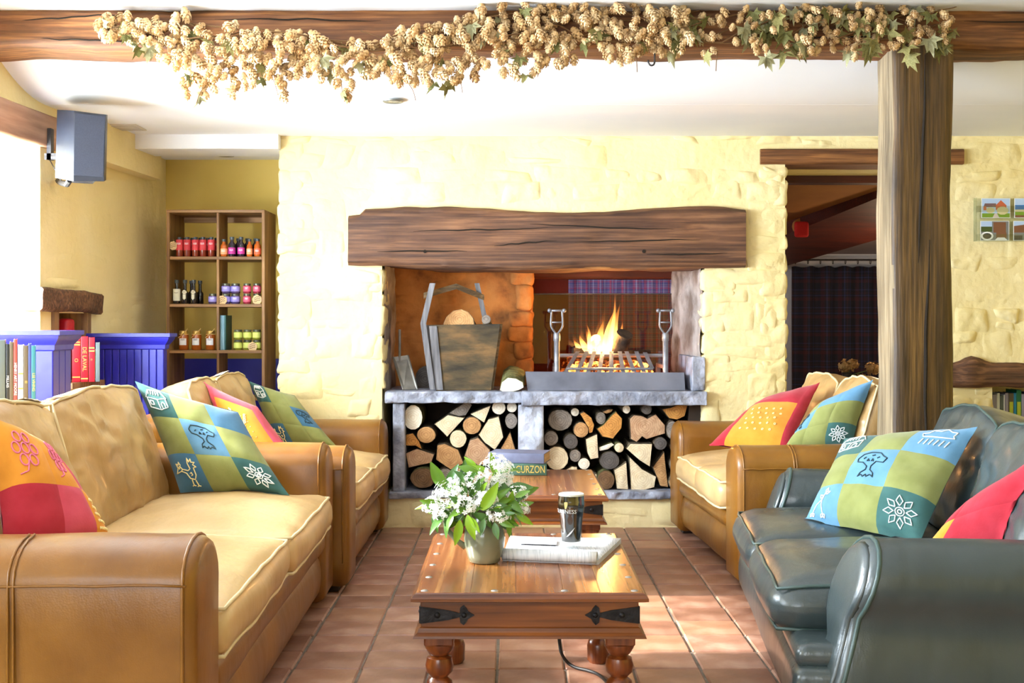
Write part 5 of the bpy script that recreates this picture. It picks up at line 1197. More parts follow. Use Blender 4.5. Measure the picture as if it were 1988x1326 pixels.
# burning logs and embers
CHAR = M('charred_wood', (34, 26, 20), (76, 60, 44), rough=.95, ns=20, bump=.8, bs=30)
def burnlog(label, a, b, r, seed):
    a, b = Vector(a), Vector(b)
    pts = [a.lerp(b, t / 8) for t in range(9)]
    o = MB().tube(pts, [r * (1 + .12 * N3((t, seed, 0), .8)) for t in range(9)], 12).build('burning_log', CHAR, None, 50); return tag(o, label, 'log')
burnlog('charred log standing up steeply out of the flames', W(1196, 690, 7.36), W(1213, 648, 7.28), .052, 2)
burnlog('blackened log lying low in the flames on the grate', W(1112, 684, 7.34), W(1160, 686, 7.37), .030, 5)
burnlog('half burnt log across the back of the grate', W(1165, 690, 7.50), W(1262, 688, 7.52), .030, 7)
EMB = bpy.data.materials.new('glowing_embers'); EMB.use_nodes = True
nt = EMB.node_tree; b = nt.nodes['Principled BSDF']; b.inputs['Base Color'].default_value = srgb((50, 30, 20)); b.inputs['Roughness'].default_value = .9
nz = node(nt, 'ShaderNodeTexNoise'); nz.inputs['Scale'].default_value = 26; nz.inputs['Detail'].default_value = 4; tc = node(nt, 'ShaderNodeTexCoord'); nt.links.new(tc.outputs['Object'], nz.inputs[0])
cr = node(nt, 'ShaderNodeValToRGB'); cr.color_ramp.elements[0].position = .45; cr.color_ramp.elements[1].position = .62; cr.color_ramp.elements[0].color = (.02, .003, 0, 1); cr.color_ramp.elements[1].color = (1, .25, .04, 1)
nt.links.new(nz.outputs[0], cr.inputs[0]); nt.links.new(cr.outputs[0], b.inputs['Emission Color']); b.inputs['Emission Strength'].default_value = 6.5
mb = MB(); re_ = random.Random(3)
for k in range(90):
    c = W(re_.uniform(1105, 1262), re_.uniform(704, 722), re_.uniform(7.2, 7.45)); c.z = HZ + .03 + re_.uniform(0, .115); s = re_.uniform(.012, .026)
    mb.rbox(c.x - s, c.x + s, c.y - s, c.y + s, c.z - s * .7, c.z + s * .7, s * .5, (1, 1, 1), lambda p, u: p + Vector((N3(p, 60), N3(p, 60, 3), N3(p, 60, 6))) * .006, 1)
eo = mb.build('embers', EMB, None, 50); tag(eo, 'glowing bed of embers in the fire grate', 'embers', None, 'stuff')
# flames: tapering tongues, hot at the root, fading at the tip
FLM = bpy.data.materials.new('flame'); FLM.use_nodes = True; nt = FLM.node_tree; nt.nodes.clear()
tc = node(nt, 'ShaderNodeTexCoord'); sp = node(nt, 'ShaderNodeSeparateXYZ'); nt.links.new(tc.outputs['Generated'], sp.inputs[0])
cr = node(nt, 'ShaderNodeValToRGB'); nt.links.new(sp.outputs[2], cr.inputs[0]); e = cr.color_ramp.elements
e[0].color = (1, .62, .22, 1); e[1].color = (1, .22, .02, 1); e[1].position = 1.0; x = e.new(.45); x.color = (1, .5, .12, 1)
st = node(nt, 'ShaderNodeMapRange'); nt.links.new(sp.outputs[2], st.inputs[0]); st.inputs[3].default_value = 6.0; st.inputs[4].default_value = 1.6
em = node(nt, 'ShaderNodeEmission'); nt.links.new(cr.outputs[0], em.inputs[0]); nt.links.new(st.outputs[0], em.inputs[1])
nz = node(nt, 'ShaderNodeTexNoise'); nz.inputs['Scale'].default_value = 16; mp = node(nt, 'ShaderNodeMapping'); mp.inputs['Scale'].default_value = (1, 1, .25); nt.links.new(tc.outputs['Object'], mp.inputs[0]); nt.links.new(mp.outputs[0], nz.inputs[0])
al = node(nt, 'ShaderNodeMapRange'); nt.links.new(sp.outputs[2], al.inputs[0]); al.inputs[1].default_value = .25; al.inputs[3].default_value = .62; al.inputs[4].default_value = .04
mu = node(nt, 'ShaderNodeMath', operation='MULTIPLY'); nt.links.new(al.outputs[0], mu.inputs[0]); n2 = node(nt, 'ShaderNodeMapRange'); n2.inputs[1].default_value = .35; n2.inputs[2].default_value = .6; nt.links.new(nz.outputs[0], n2.inputs[0]); n2.inputs[3].default_value = .4; nt.links.new(n2.outputs[0], mu.inputs[1])
tr_ = node(nt, 'ShaderNodeBsdfTransparent'); mx = node(nt, 'ShaderNodeMixShader'); nt.links.new(mu.outputs[0], mx.inputs[0]); nt.links.new(tr_.outputs[0], mx.inputs[1]); nt.links.new(em.outputs[0], mx.inputs[2])
out = node(nt, 'ShaderNodeOutputMaterial'); nt.links.new(mx.outputs[0], out.inputs[0])
fr = empty('fire', (W(1170, 690, 7.33))); fo_ = fr.location.copy(); tag(fr, 'bright yellow flames leaping from the grate', 'fire')
for (bx, by, tx, ty, wpx, d) in ((1150, 690, 1142, 640, 11, 0), (1165, 692, 1168, 622, 13, .01), (1178, 692, 1190, 598, 14, -.01), (1190, 690, 1200, 590, 10, .015), (1138, 688, 1128, 650, 9, .01), (1172, 690, 1180, 640, 18, -.02), (1158, 692, 1152, 648, 16, .0), (1186, 690, 1210, 625, 8, .0), (1148, 686, 1138, 628, 6, .02), (1180, 690, 1196, 570, 6, .005), (1125, 686, 1118, 660, 8, .02)):
    a, t = W(bx, by, 7.33 + d) - fo_, W(tx, ty, 7.33 + d) - fo_; n = 12; pts = []; rr_ = []
    for i in range(n + 1):
        s = i / n; p = a.lerp(t, s); p.x += .012 * math.sin(s * 5 + bx) * s; pts.append(p); rr_.append(max(.0006, wpx * 7.33 / F * (1 - s) ** .8 * (.55 + 1.2 * s * (1 - s) + .45 * min(1, s * 4)) * .8))
    MB().tube(pts, rr_, 12).build('flame', FLM, fr, 180)
lp = bpy.data.lights.new('firelight', 'POINT'); lp.energy = 30; lp.color = (1, .48, .14); lp.shadow_soft_size = .035; lo_ = bpy.data.objects.new('firelight', lp); COL.objects.link(lo_); lo_.location = W(1176, 664, 7.31)
# glass screen behind the fire with a dark beam above it
GS = pane_mat('smoky_fire_glass', (226, 190, 160), .06, .03)
gp = empty('glass_screen', (.6, 7.74, HZ)); tag(gp, 'smoke tinted glass fire screen with a thin dark frame behind the fire', 'fire screen')
g0, g1 = W(1034, 572, 7.74), W(1309, 574, 7.74)
MB().box(g0.x - .6, g1.x - .6, -.003, .003, .0, g0.z - HZ).build('pane', GS, gp)
MB().box(g0.x - .6, g1.x - .6, -.006, .006, g0.z - HZ, g0.z - HZ + .008).box(g1.x - .606, g1.x - .594, -.006, .006, 0, g0.z - HZ).build('frame', BRK, gp)
o = MB().box(.1, 1.12, 7.8, 8.0, W(0, 541, 7.8).z, 1.75, .01).build('flue_beam', DRED); tag(o, 'dark sooty beam above the glass fire screen', 'beam')
struct('trim_5', MB().box(.12, 1.1, 7.6, 8.1, .55, .765), DARK)
struct('trim_6', MB().box(.1, .36, 7.9, 8.0, .7, 1.7), M('maroon_panel', (96, 34, 34), (80, 28, 28), rough=.7, ns=4))
# ================================================================ shelf unit in the alcove
SHW = wood('shelf_pine', (120, 84, 44), (168, 130, 84), 'z', .6, 1.0, .25, (146, 106, 62)); SHH = wood('shelf_pine_flat', (124, 88, 48), (172, 134, 90), 'x', .6, 1.0, .25, (150, 110, 66))
SD = 7.1
def sx_(x): return (x - CX) / F * SD
def sz_(y): return H - (y - CY) / F * SD
su = empty('shelf_unit', (sx_(418), SD + .16, 0)); so = Vector((sx_(418), SD + .16, 0)); tag(su, 'tall open wooden shelf unit stocked with jars and bottles in the alcove', 'shelf unit')
def sb(name, x0, x1, y0, y1, z0, z1, mat): return MB().box(x0 - so.x, x1 - so.x, y0 - so.y, y1 - so.y, z0, z1, .002).build(name, mat, su)
SB = SD + .33
sb('side_panel', sx_(323), sx_(329), SD, SB, 0, sz_(409), SHW); sb('side_panel', sx_(508), sx_(514), SD, SB, 0, sz_(409), SHW)
sb('top_board', sx_(323), sx_(514), SD - .002, SB, sz_(413), sz_(407), SHH)
sb('divider', sx_(420), sx_(425), SD + .004, SD + .22, .05, sz_(413), SHW)
SHY = [498, 590, 680, 772, 862]
for y in SHY: sb('shelf_board', sx_(329), sx_(508), SD + .002, SB - .02, sz_(y + 6), sz_(y), SHH)
sb('back_rail', sx_(329), sx_(508), SB - .02, SB, sz_(424), sz_(413), SHH)
GLS = lambda n, c, t=.6: M(n, c, rough=.1, coat=.5)
CAPD = M('dark_cap', (54, 62, 66), rough=.4); CAPS = M('tin_lid', (96, 98, 84), rough=.35, metal=.6); CAPG = M('gold_lid', (206, 170, 96), rough=.3, metal=.8)
KRAFT = M('kraft_tag', (214, 186, 142), (204, 174, 130), rough=.9, ns=20); INK = M('ink', (70, 50, 40), rough=.9); PAPW = M('paper_label', (232, 234, 240), rough=.8); STRAW = M('raffia', (222, 186, 120), rough=.9)
def sleeve(root, rad, z0, z1, mat, name='label', a0=-2.0, a1=2.0):
    mb = MB().grid(14, 1, lambda s, t: ((rad + .0008) * math.sin(a0 + (a1 - a0) * s), -(rad + .0008) * math.cos(a0 + (a1 - a0) * s), z0 + (z1 - z0) * t)); return mb.build(name, mat, root, 180)
def lines(root, rad, z0, n, mat, dz=.006, wd=.55):
    mb = MB()
    for k in range(n): mb.grid(5, 1, lambda s, t: ((rad + .0014) * math.sin(-wd + 2 * wd * s), -(rad + .0014) * math.cos(-wd + 2 * wd * s), z0 - k * dz + .0022 * t + .001 * math.sin(s * 9)))
    o = mb.build('label_print', mat, root, 0); o['kind'] = 'stuff'; return o
def bottle(px, py, D, h, r, body, cap, label_m, lz, label, group, neck=.45, printm=PAPW, ln=2):
    base = Vector(((px - CX) / F * SD, D, sz_(py) + .0015)); root = empty('bottle', base); tag(root, label, 'bottle', group)
    sh_ = h * (1 - neck * .6)
    MB().lathe([(0, 0), (r * .9, 0), (r, .004), (r, sh_ * .82), (r * .9, sh_ * .92), (r * .5, sh_ * 1.06), (r * .45, h * .88), (0, h * .88)], 18).build('glass_body', body, root, 50)
    MB().lathe([(r * .6, h * .86), (r * .62, h), (0, h)], 14).build('cap', cap, root, 40)
    if label_m: sleeve(root, r, lz[0] * h, lz[1] * h, label_m); lines(root, r, (lz[0] * .35 + lz[1] * .65) * h, ln, printm)
    return root
def jar(px, zbase, D, h, r, body, cap, label_m, label, group, lz=(.2, .72), raffia=False, cat='jar', printm=PAPW):
    base = Vector(((px - CX) / F * SD, D, zbase + .001)); root = empty('jar', base); tag(root, label, cat, group)
    MB().lathe([(0, 0), (r * .9, 0), (r, .004), (r, h * .72), (r * .86, h * .82), (0, h * .82)], 18).build('glass_body', body, root, 50)
    MB().lathe([(r * .9, h * .80), (r * .93, h * .98), (r * .8, h), (0, h)], 18).build('lid', cap, root, 40)
    if label_m: sleeve(root, r, lz[0] * h, lz[1] * h, label_m, a0=-1.9 if not raffia else -.75, a1=1.9 if not raffia else .75); lines(root, r, h * .55, 2, printm if not raffia else INK, .006, .4)
    if raffia:
        MB().tube([(r * .92 * math.cos(a * PI / 8), r * .92 * math.sin(a * PI / 8), h * .8) for a in range(16)], .0022, 5, True).build('raffia_tie', STRAW, root, 180)
        MB().tube([(.0, -r, h * .8), (-.012, -r - .004, h * .7), (-.025, -r - .002, h * .62)], .0018, 4).build('raffia_end', STRAW, root, 180)
        MB().tube([(.0, -r, h * .8), (.018, -r - .004, h * .95), (.03, -r, h * 1.1)], .0022, 4).build('raffia_end', STRAW, root, 180)
    return root
REDB = GLS('relish_red', (120, 40, 22)); REDL = M('red_label', (196, 52, 62), rough=.6); ORB = GLS('chutney_amber', (176, 84, 22)); ORL = M('peach_label', (236, 160, 110), rough=.6); ORL2 = M('orange_label', (228, 96, 56), rough=.6); PUB = GLS('dark_plum_glass', (36, 24, 40)); PUL = M('magenta_label', (186, 46, 142), rough=.6)
for row, dD in ((0, .03), (1, .1)):
    for k, x in enumerate((346, 361, 377, 391.5, 408)):
        bottle(x + row * 4, 498, SD + dD, .112, .0205, REDB, CAPD, REDL, (.32, .86), ('red labelled relish bottle in the front row on the top shelf' if row == 0 else 'red labelled relish bottle half hidden behind the front row'), 'relish bottles on the top shelf' if row == 0 else 'relish bottles in the back row', .3)
for (x, h, bd, lm, lb) in ((432.5, .1, ORB, ORL, 'small amber bottle with a peach label beside the shelf divider'), (448, .113, PUB, PUL, 'dark plum bottle with a magenta label next to the peach labelled one'), (466, .113, PUB, PUL, 'dark plum bottle with a magenta label next to the slim amber one'), (482.5, .1, ORB, ORL, 'slim amber bottle with a peach label next to a dark plum bottle'), (498, .102, ORB, ORL2, 'amber bottle with a bright orange label against the shelf side')):
    bottle(x, 498, SD + .03, h, .0205 if x != 482.5 else .017, bd, CAPD, lm, (.12, .45), lb, 'assorted sauce bottles on the top shelf', .5)
for x in (456, 474, 490): bottle(x, 498, SD + .09, .108, .02, PUB, CAPD, None, None, 'unlabelled dark bottle at the back of the top shelf', 'dark bottles at the back of the top shelf')
OIL = GLS('dark_oil', (30, 26, 24)); OILN = M('cream_label', (216, 212, 190), rough=.7)
for k, (x, lb) in enumerate(((340.5, 'tall dark oil bottle turned sideways beside the shelf side'), (356.5, 'tall dark oil bottle with an oval cream label between two others'), (373.5, 'tall dark oil bottle with an oval cream label next to the empty shelf space'))):
    rt = bottle(x, 590, SD + .03, .137, .0205, OIL, CAPD, OILN if k == 0 else None, (.12, .62), lb, 'oil bottles on the middle shelf', .8, INK, 1)
    if k:
        MB().grid(12, 8, lambda s, t: (.0213 * math.sin(1.1 * math.sqrt(max(0, 1 - (2 * t - 1) ** 2)) * (2 * s - 1)) * .8, -.0213 * math.cos(1.1 * math.sqrt(max(0, 1 - (2 * t - 1) ** 2)) * (2 * s - 1)) , .022 + .058 * t)).build('label', OILN, rt, 180); lines(rt, .0205, .066, 2, INK, .012, .4)
for x in (363, 380): bottle(x, 590, SD + .1, .135, .02, OIL, CAPD, None, None, 'unlabelled oil bottle behind the front row', 'oil bottles in the back row', .8)
PURJ = GLS('purple_jam', (70, 56, 96)); PURL = M('lilac_label', (146, 136, 206), rough=.6); PNKJ = GLS('pink_jam', (140, 40, 56)); PNKL = M('pink_label', (212, 90, 116), rough=.6)
jar(410.5, sz_(590), SD + .04, .058, .026, PURJ, CAPS, PURL, 'lilac labelled jam jar standing alone beside the shelf divider', None)
for (x, bd, lm, nm) in ((435.5, PURJ, PURL, 'lilac'), (454, PURJ, PURL, 'lilac'), (476.5, PNKJ, PNKL, 'pink'), (496, PNKJ, PNKL, 'pink')):
    for lv in (0, 1):
        jar(x, sz_(590) + .0595 * lv, SD + .045, .058, .0265 if nm == 'lilac' else .0225, bd, CAPS, lm, '%s labelled jam jar in the %s layer of the two-high stack' % (nm, 'upper' if lv else 'lower'), '%s jam jars, %s layer' % (nm, 'upper' if lv else 'lower'))
HON = GLS('amber_honey', (164, 82, 22))
for k, (x, lb) in enumerate(((351.5, 'honey jar with raffia tie beside the shelf side'), (376.5, 'honey jar with raffia tie between two honey jars'), (404, 'honey jar with a long raffia bow next to the blue booklets'))):
    jar(x, sz_(680), SD + .06, .112, .0285, HON, CAPG, PAPW, lb, 'honey jars on the lower shelf', (.25, .6), True)
GRJ = GLS('green_pickle', (120, 124, 40)); GRL = M('lime_label', (206, 214, 110), rough=.6)
for x in (459, 477.5, 495.5):
    for lv in (0, 1):
        jar(x, sz_(680) + .0595 * lv, SD + .045, .058, .0245, GRJ, CAPS, GRL, 'lime labelled pickle jar in the %s layer on the lower shelf' % ('upper' if lv else 'lower'), 'pickle jars, %s layer' % ('upper' if lv else 'lower'), printm=GRL)
def price_tag(px, py, D, r, label, rot=0.0):
    p = W(px, py, D); root = empty('price_tag', p); tag(root, label, 'tag'); n = 8
    MB().prism([(r * math.cos(2 * PI * k / n + PI / 8 + rot), r * math.sin(2 * PI * k / n + PI / 8 + rot)) for k in range(n)], lambda a, b, d: (a, d, b), 0, .0015).build('card', KRAFT, root, 0)
    mb = MB()
    for k in range(3): mb.tube([(-r * .6 + s * r * .24, -.0012, r * .35 - k * r * .38 + .1 * r * math.sin(s * 4 + k) + s * r * .08) for s in range(6)], .0011, 4)
    o = mb.build('handwriting', INK, root, 180); o['kind'] = 'stuff'
    MB().tube([(0, -.001, r * .75), (.004, .004, r * 1.2), (0, .01, r * 1.5)], .0008, 4).build('string', STRAW, root, 180)
price_tag(431, 583, SD + .012, .029, 'octagonal kraft price tag hanging on the lilac jam jars', .1); price_tag(499, 582, SD + .012, .029, 'octagonal kraft price tag hanging on the pink jam jars', .3); price_tag(490, 673, SD + .012, .028, 'octagonal kraft price tag hanging on the pickle jars', .5); price_tag(336, 477, SD + .012, .026, 'kraft price tag hanging on the red relish bottles', .2)
def upright_book(name, label, group, loc, rz, thick, height, depth, cover, pages, title=None, tcol=None, tsize=None, band=None, tilt=0.0, cat='book'):
    """standing book: spine faces local -y, thickness along x"""
    root = empty(name, loc, rz); root.rotation_euler = (0, tilt, rz); tag(root, label, cat, group)
    MB().box(.0022, thick - .0022, .004, depth - .003, .003, height - .003).build('pages', pages, root)
    cv = MB().box(0, .0022, 0, depth, 0, height).box(thick - .0022, thick, 0, depth, 0, height); cv.rbox(0, thick, -.003, .004, 0, height, .0025, (1, 1, 2), None, 2); cv.build('cover', cover, root)
    if title:
        o = link('lettering', text_mesh(title, tsize or thick * .62, 'lettering', tcol), None, root, (thick / 2, -.0036, height * .5)); o.rotation_euler = (PI / 2, PI / 2, 0)
    if band:
        for z in band: MB().box(.001, thick - .001, -.0037, -.002, height * z, height * z + .006).build('spine_band', tcol, root)
    return root
BLC = M('pale_blue_cover', (150, 186, 200), (96, 140, 170), rough=.6, ns=4); PGW = M('white_pages', (224, 222, 214), (206, 204, 196), rough=.9, ns=3, stretch=(40, 1, 1)); TEALC = M('dark_teal_cover', (40, 92, 92), rough=.5)
for k in range(4): upright_book('booklet', 'thin pale blue booklet standing in a row beside the pickle jars' if k < 3 else 'thin teal booklet with a red picture cover beside the pickle jars', 'booklets on the lower shelf' if k < 3 else None, (sx_(425) + .0085 * k, SD + .03, sz_(680) + .001), 0, .008, .2, .15, BLC if k < 3 else TEALC, PGW)
# ================================================================ blue panelled boxes by the wall
BLUE = M('royal_blue_paint', (44, 44, 176), (36, 36, 158), rough=.38, ns=3, bump=.1, bs=20)
def blue_box(label, x0, x1, y0, y1, zt, rz=0.0, nx=7, ny=3):
    root = empty('panelled_box', ((x0 + x1) / 2, (y0 + y1) / 2, 0), rz); tag(root, label, 'cabinet')
    a, b = (x1 - x0) / 2, (y1 - y0) / 2
    MB().box(-a + .015, a - .015, -b + .015, b - .015, 0, zt - .05).build('carcass', BLUE, root)
    for k in range(nx): MB().box(-a + 2 * a * k / nx + .0012, -a + 2 * a * (k + 1) / nx - .0012, -b, -b + .016, .0, zt - .07, .003).build('board', BLUE, root)
    for k in range(ny): MB().box(a - .016, a, -b + 2 * b * k / ny + .0012, -b + 2 * b * (k + 1) / ny - .0012, .0, zt - .07, .003).build('board', BLUE, root)
    frame_ring(-a, a, -b, b, [(.0, zt - .085), (.008, zt - .08), (.010, zt - .06), (.022, zt - .045), (.032, zt - .03), (.034, zt - .02), (.042, zt - .018), (.042, zt), (.0, zt)]).build('cornice', BLUE, root, 25)
    return root
blue_box('royal blue tongue-and-groove cabinet by the side window with books in front of it', -2.27, W(103, 700, 5.12).x, 5.12, 5.33, 1.118, 0, 5, 3)
xb = W(317, 700, 6.42).x
blue_box('royal blue tongue-and-groove cabinet between the wall niche and the shelf unit', LX(6.6) + .045, xb, 6.43, 6.49, 1.096, 0, 9, 1)
# blue dado behind the shelf unit
struct('trim_7', MB().box(-2.1, -1.2, 7.59, 7.63, 0, .93), BLUE)
# red books in the wall niche and books on the low shelf by the window
REDC = M('scarlet_cover', (206, 26, 44), (190, 20, 38), rough=.4, ns=8); PAGES = PAGE; GREYC = M('grey_green_cover', (96, 108, 108), rough=.6); BLKC = M('black_cover', (38, 42, 44), rough=.45); WHC = M('white_cover', (226, 230, 236), rough=.5); NAVY = M('navy_cover', (66, 78, 140), rough=.5); TEAL2 = M('teal_cover', (50, 120, 130), rough=.5); CORAL = M('coral_cover', (222, 74, 66), rough=.5); BRNC = M('brown_cover', (96, 84, 66), rough=.5)
nz_ = .862
xs = LX(6.1) + .0
NB = MB().add([(LX(5.98) - .3, 5.98, .83), (LX(5.98) + .12, 5.98, .83), (LX(6.375) + .12, 6.375, .83), (LX(6.375) - .3, 6.375, .83), (LX(5.98) - .3, 5.98, .858), (LX(5.98) + .12, 5.98, .858), (LX(6.375) + .12, 6.375, .858), (LX(6.375) - .3, 6.375, .858)], [(0, 3, 2, 1), (4, 5, 6, 7), (0, 1, 5, 4), (1, 2, 6, 5), (2, 3, 7, 6), (3, 0, 4, 7)]).build('niche_shelf', NWD)
tag(NB, 'wooden ledge board of the wall niche under the red books', 'shelf')
for k, (px, th, hh, cv, lb, tt, bd) in enumerate(((140, .038, .215, REDC, 'scarlet book with a gold oval emblem on its spine in the wall niche', 'O', (.1, .84, .9)), (155, .034, .225, REDC, 'scarlet book with large gold spine lettering between two red books', 'DE LAVAL', (.06,)), (169, .028, .22, REDC, 'slim scarlet book with a round gold device beside the grey book', 'o', (.68, .75)), (181, .02, .195, GREYC, 'grey green book at the end of the red books', None, None))):
    p = W(px, 746, 6.08); upright_book('book', lb, None, (p.x, 6.08 + .34 * (p.x - W(140, 746, 6.08).x), .8590), .33, th, hh, .15, cv, PAGES, tt, GOLDP, th * (.62 if k != 1 else .8), bd)
o = MB().rbox(W(117, 0, 6.25).x, W(140, 0, 6.25).x, 6.2, 6.3, .859, 1.172, .02, (3, 3, 3)).build('red_tin', REDC); tag(o, 'red tin standing at the back of the wall niche behind the blue cabinet', 'tin')
lsh = empty('low_bookcase', (-2.0, 4.6, 0)); tag(lsh, 'low wooden bookcase behind the long sofa holding a row of books', 'bookcase')
for (a, b, c, d, nm) in ((-.28, .2, .775, .80, 'top_board'), (-.28, -.26, 0, .775, 'side_panel'), (.18, .2, 0, .775, 'side_panel')): MB().box(a, b, -.15, .15, c, d, .002).build(nm, SHW, lsh)
TITL = {2: 'ANCIENT', 3: 'HENRY TUDOR ART', 4: None}
for k, (x0, x1, yt, cv, lb, tt, tc_, bd) in enumerate(((-14, 8, 660, GREYC, 'pale grey green book at the end of the row by the window', None, None, None), (8, 14, 668, BLKC, 'black book with pale lettering next to the coral spine', 'MILLAIS', WHC, None), (14, 21, 664, BRNC, 'narrow brown book squeezed beside the coral spine', None, None, None), (21, 27, 659, CORAL, 'tall coral red book with white spine lettering', 'HENRY ART MOORE', WHC, None), (28, 38, 670, WHC, 'pale silvery book between the coral and the dark book', None, None, (.4, .6)), (38, 46, 671, BRNC, 'dark brown book with three gold bars on its spine', 'III', GOLDP, None), (46, 51, 668, NAVY, 'thin navy book beside the teal spine', None, None, None), (51, 59, 672, TEAL2, 'teal book with yellow spine lettering', 'LEE VINING', GOLDP, None))):
    D = 4.47; p = W(x0, 0, D); zt_ = W(0, yt, D).z
    upright_book('book', lb, None, (p.x, D + .39 * (p.x - W(-14, 0, D).x), .8010), .37, ((x1 - x0) / F * D) * 1.02, zt_ - .801, .17, cv, PGW, tt, tc_ or GOLDP, .013 if tt else None, bd)
# ---------------------------------------------------------------- loudspeaker
SPB = M('charcoal_plastic', (30, 32, 40), (36, 38, 46), rough=.35, ns=30); SPG = M('grille_cloth', (38, 41, 53), (45, 48, 60), rough=.8, ns=200, bump=.3, bs=400, bd=.001)
spk = empty('loudspeaker', W(160, 350, 5.7)); sp0 = spk.location.copy(); tag(spk, 'dark grey wall loudspeaker on a bracket beside the window lintel', 'loudspeaker')
DS = 5.7
def SPt(x, y, dd): return W(x, y, DS + dd) - sp0
def shell(b0, t0):
    return [SPt(*b0[i]) for i in range(len(b0))], [SPt(*t0[i]) for i in range(len(t0))]
botr = [(107, 345, .02), (127, 349, -.03), (143, 352, -.05), (202, 352, .0), (206, 350, .08), (190, 345, .2), (120, 345, .2)]
topr = [(111, 213, .02), (131, 214, -.03), (144, 215, -.05), (206, 223, .0), (209, 223, .08), (192, 221, .2), (124, 214, .2)]
bq, tq = shell(botr, topr)
MB().loft([bq, [b.lerp(t, .5) for b, t in zip(bq, tq)], tq]).build('cabinet', SPB, spk, 12)
q = [SPt(143, 340, -.056), SPt(200, 344, -.004), SPt(204, 226, -.004), SPt(145, 219, -.056)]
slabq(q, -.006, 'grille', SPG, spk)
MB().tube([SPt(135, 350, .05), SPt(130, 358, .08), SPt(118, 355, .28), SPt(113, 351, .355)], .014, 8).build('bracket_arm', BRK, spk)
q = [SPt(138, 345, -.04), SPt(185, 352, -.01), SPt(180, 357, .03), SPt(140, 355, .02)]
slabq(q, .01, 'bracket_plate', BRK, spk)
MB().tube([(LX(6.0) - sp0.x + .005, 6.0 - sp0.y, SPt(100, 275, 0).z), (LX(5.95) - sp0.x + .01, 5.97 - sp0.y, SPt(110, 290, 0).z), SPt(118, 350, .2)], .0025, 5).build('cable', BRK, spk, 180)
# ceiling fittings
CHR = M('brushed_rim', (150, 150, 146), rough=.3, metal=.8); LENS = M('lamp_lens', (120, 116, 108), rough=.2)
def downlight(x, y, z, label):
    o = empty('downlight', (x, y, z)); tag(o, label, 'downlight')
    MB().lathe([(.03, -.002), (.046, -.006), (.049, -.003), (.049, .0)], 24).build('rim', CHR, o, 60); MB().lathe([(0, -.0045), (.03, -.003)], 20).build('lens', LENS, o, 60)
downlight(-.563, 5.85, ZC, 'recessed round downlight in the white ceiling before the fireplace'); downlight(-1.715, 7.42, 2.156, 'recessed round downlight in the alcove ceiling above the shelf unit')
VNT = M('vent_metal', (206, 198, 184), rough=.6)
v = empty('ceiling_vent', (-2.06, 6.62, ZC)); tag(v, 'small rectangular ceiling vent above the loudspeaker', 'vent')
MB().box(-.075, .075, -.1, .1, -.006, 0, .002).build('frame', VNT, v)
for k in range(6): MB().box(-.06, .06, -.08 + k * .028, -.068 + k * .028, -.010, -.005).build('slat', VNT, v)
# hook on the beam
o = MB().tube(smooth_path([W(1271, 100, 5.18), W(1271, 112, 5.18), W(1270, 124, 5.18), W(1264, 127, 5.18), W(1259, 122, 5.18), W(1259, 117, 5.18)]), .004, 7).build('iron_hook', BRK, None, 180); tag(o, 'small iron hook under the ceiling beam', 'hook')
# ---------------------------------------------------------------- postcards on the wall
ACR = pane_mat('clear_acrylic', (245, 248, 246), .05)
CD = WD - .06
rk = empty('postcard_rack', W(1896, 466, CD)); rk0 = rk.location.copy(); tag(rk, 'clear acrylic postcard rack on the yellow wall', 'postcard rack')
def RK(x, y, d=0.0): return W(x, y, CD) - rk0 + Vector((0, d, 0))
a, b = RK(1894, 468), RK(2056, 384)
MB().box(a.x, b.x, .028, .032, a.z, b.z).build('back_plate', ACR, rk)
for y in (412, 467): p, q_ = RK(1894, y), RK(2056, y - 12); MB().box(p.x, q_.x, -.012, -.009, p.z, q_.z).build('pocket_front', ACR, rk)
MB().box(a.x, a.x + .004, -.012, .032, a.z, b.z).build('edge', ACR, rk)
MB().tube([Vector((a.x + .05, .03, b.z - .02)), Vector((a.x + .05, .055, b.z - .02))], .004, 6).build('wall_spacer', ACR, rk)
def flat(cols): return {k: M('print_' + k, c, rough=.45) for k, c in cols.items()}
PR = flat({'sky': (176, 200, 236), 'roof': (112, 84, 88), 'brick': (190, 92, 60), 'blossom': (200, 190, 150), 'grass': (116, 150, 44), 'path': (196, 184, 176), 'sea': (36, 110, 186), 'sand': (216, 204, 170), 'dark': (52, 54, 58), 'brown': (122, 78, 56), 'white': (240, 240, 244), 'grey': (120, 124, 128), 'green': (66, 84, 40)})
def card(px0, py0, px1, py1, label, shapes):
    c = W(px0, py1, CD); root = empty('postcard', (c.x, CD - .002, c.z)); tag(root, label, 'postcard'); w_ = (px1 - px0) / F * CD; h_ = (py1 - py0) / F * CD
    MB().box(0, w_, 0, .0012, 0, h_).build('card', PR['white'], root)
    for k, (col, poly) in enumerate(shapes):
        MB().add([(.02 * w_ + u * w_ * .96, -.0003 - .0002 * k, .02 * h_ + v_ * h_ * .96) for u, v_ in poly], [tuple(range(len(poly)))]).build('print', PR[col], root, 0)
rc = lambda x0, y0, x1, y1: [(x0, y0), (x1, y0), (x1, y1), (x0, y1)]
card(1905, 385, 1961, 423, 'postcard of a red brick house behind blossom trees', [('sky', rc(0, 0, 1, 1)), ('roof', [(.05, .55), (.55, .55), (.5, .75), (.1, .75)]), ('brick', [(.5, .4), (.88, .4), (.88, .65), (.68, .92), (.5, .65)]), ('brick', rc(.05, .38, .16, .58)), ('grass', rc(0, 0, 1, .22)), ('blossom', circ(.3, .38, .16, 10)[:-1]), ('blossom', circ(.74, .36, .22, 10)[:-1]), ('path', [(.38, 0), (.62, 0), (.54, .22), (.46, .22)])])
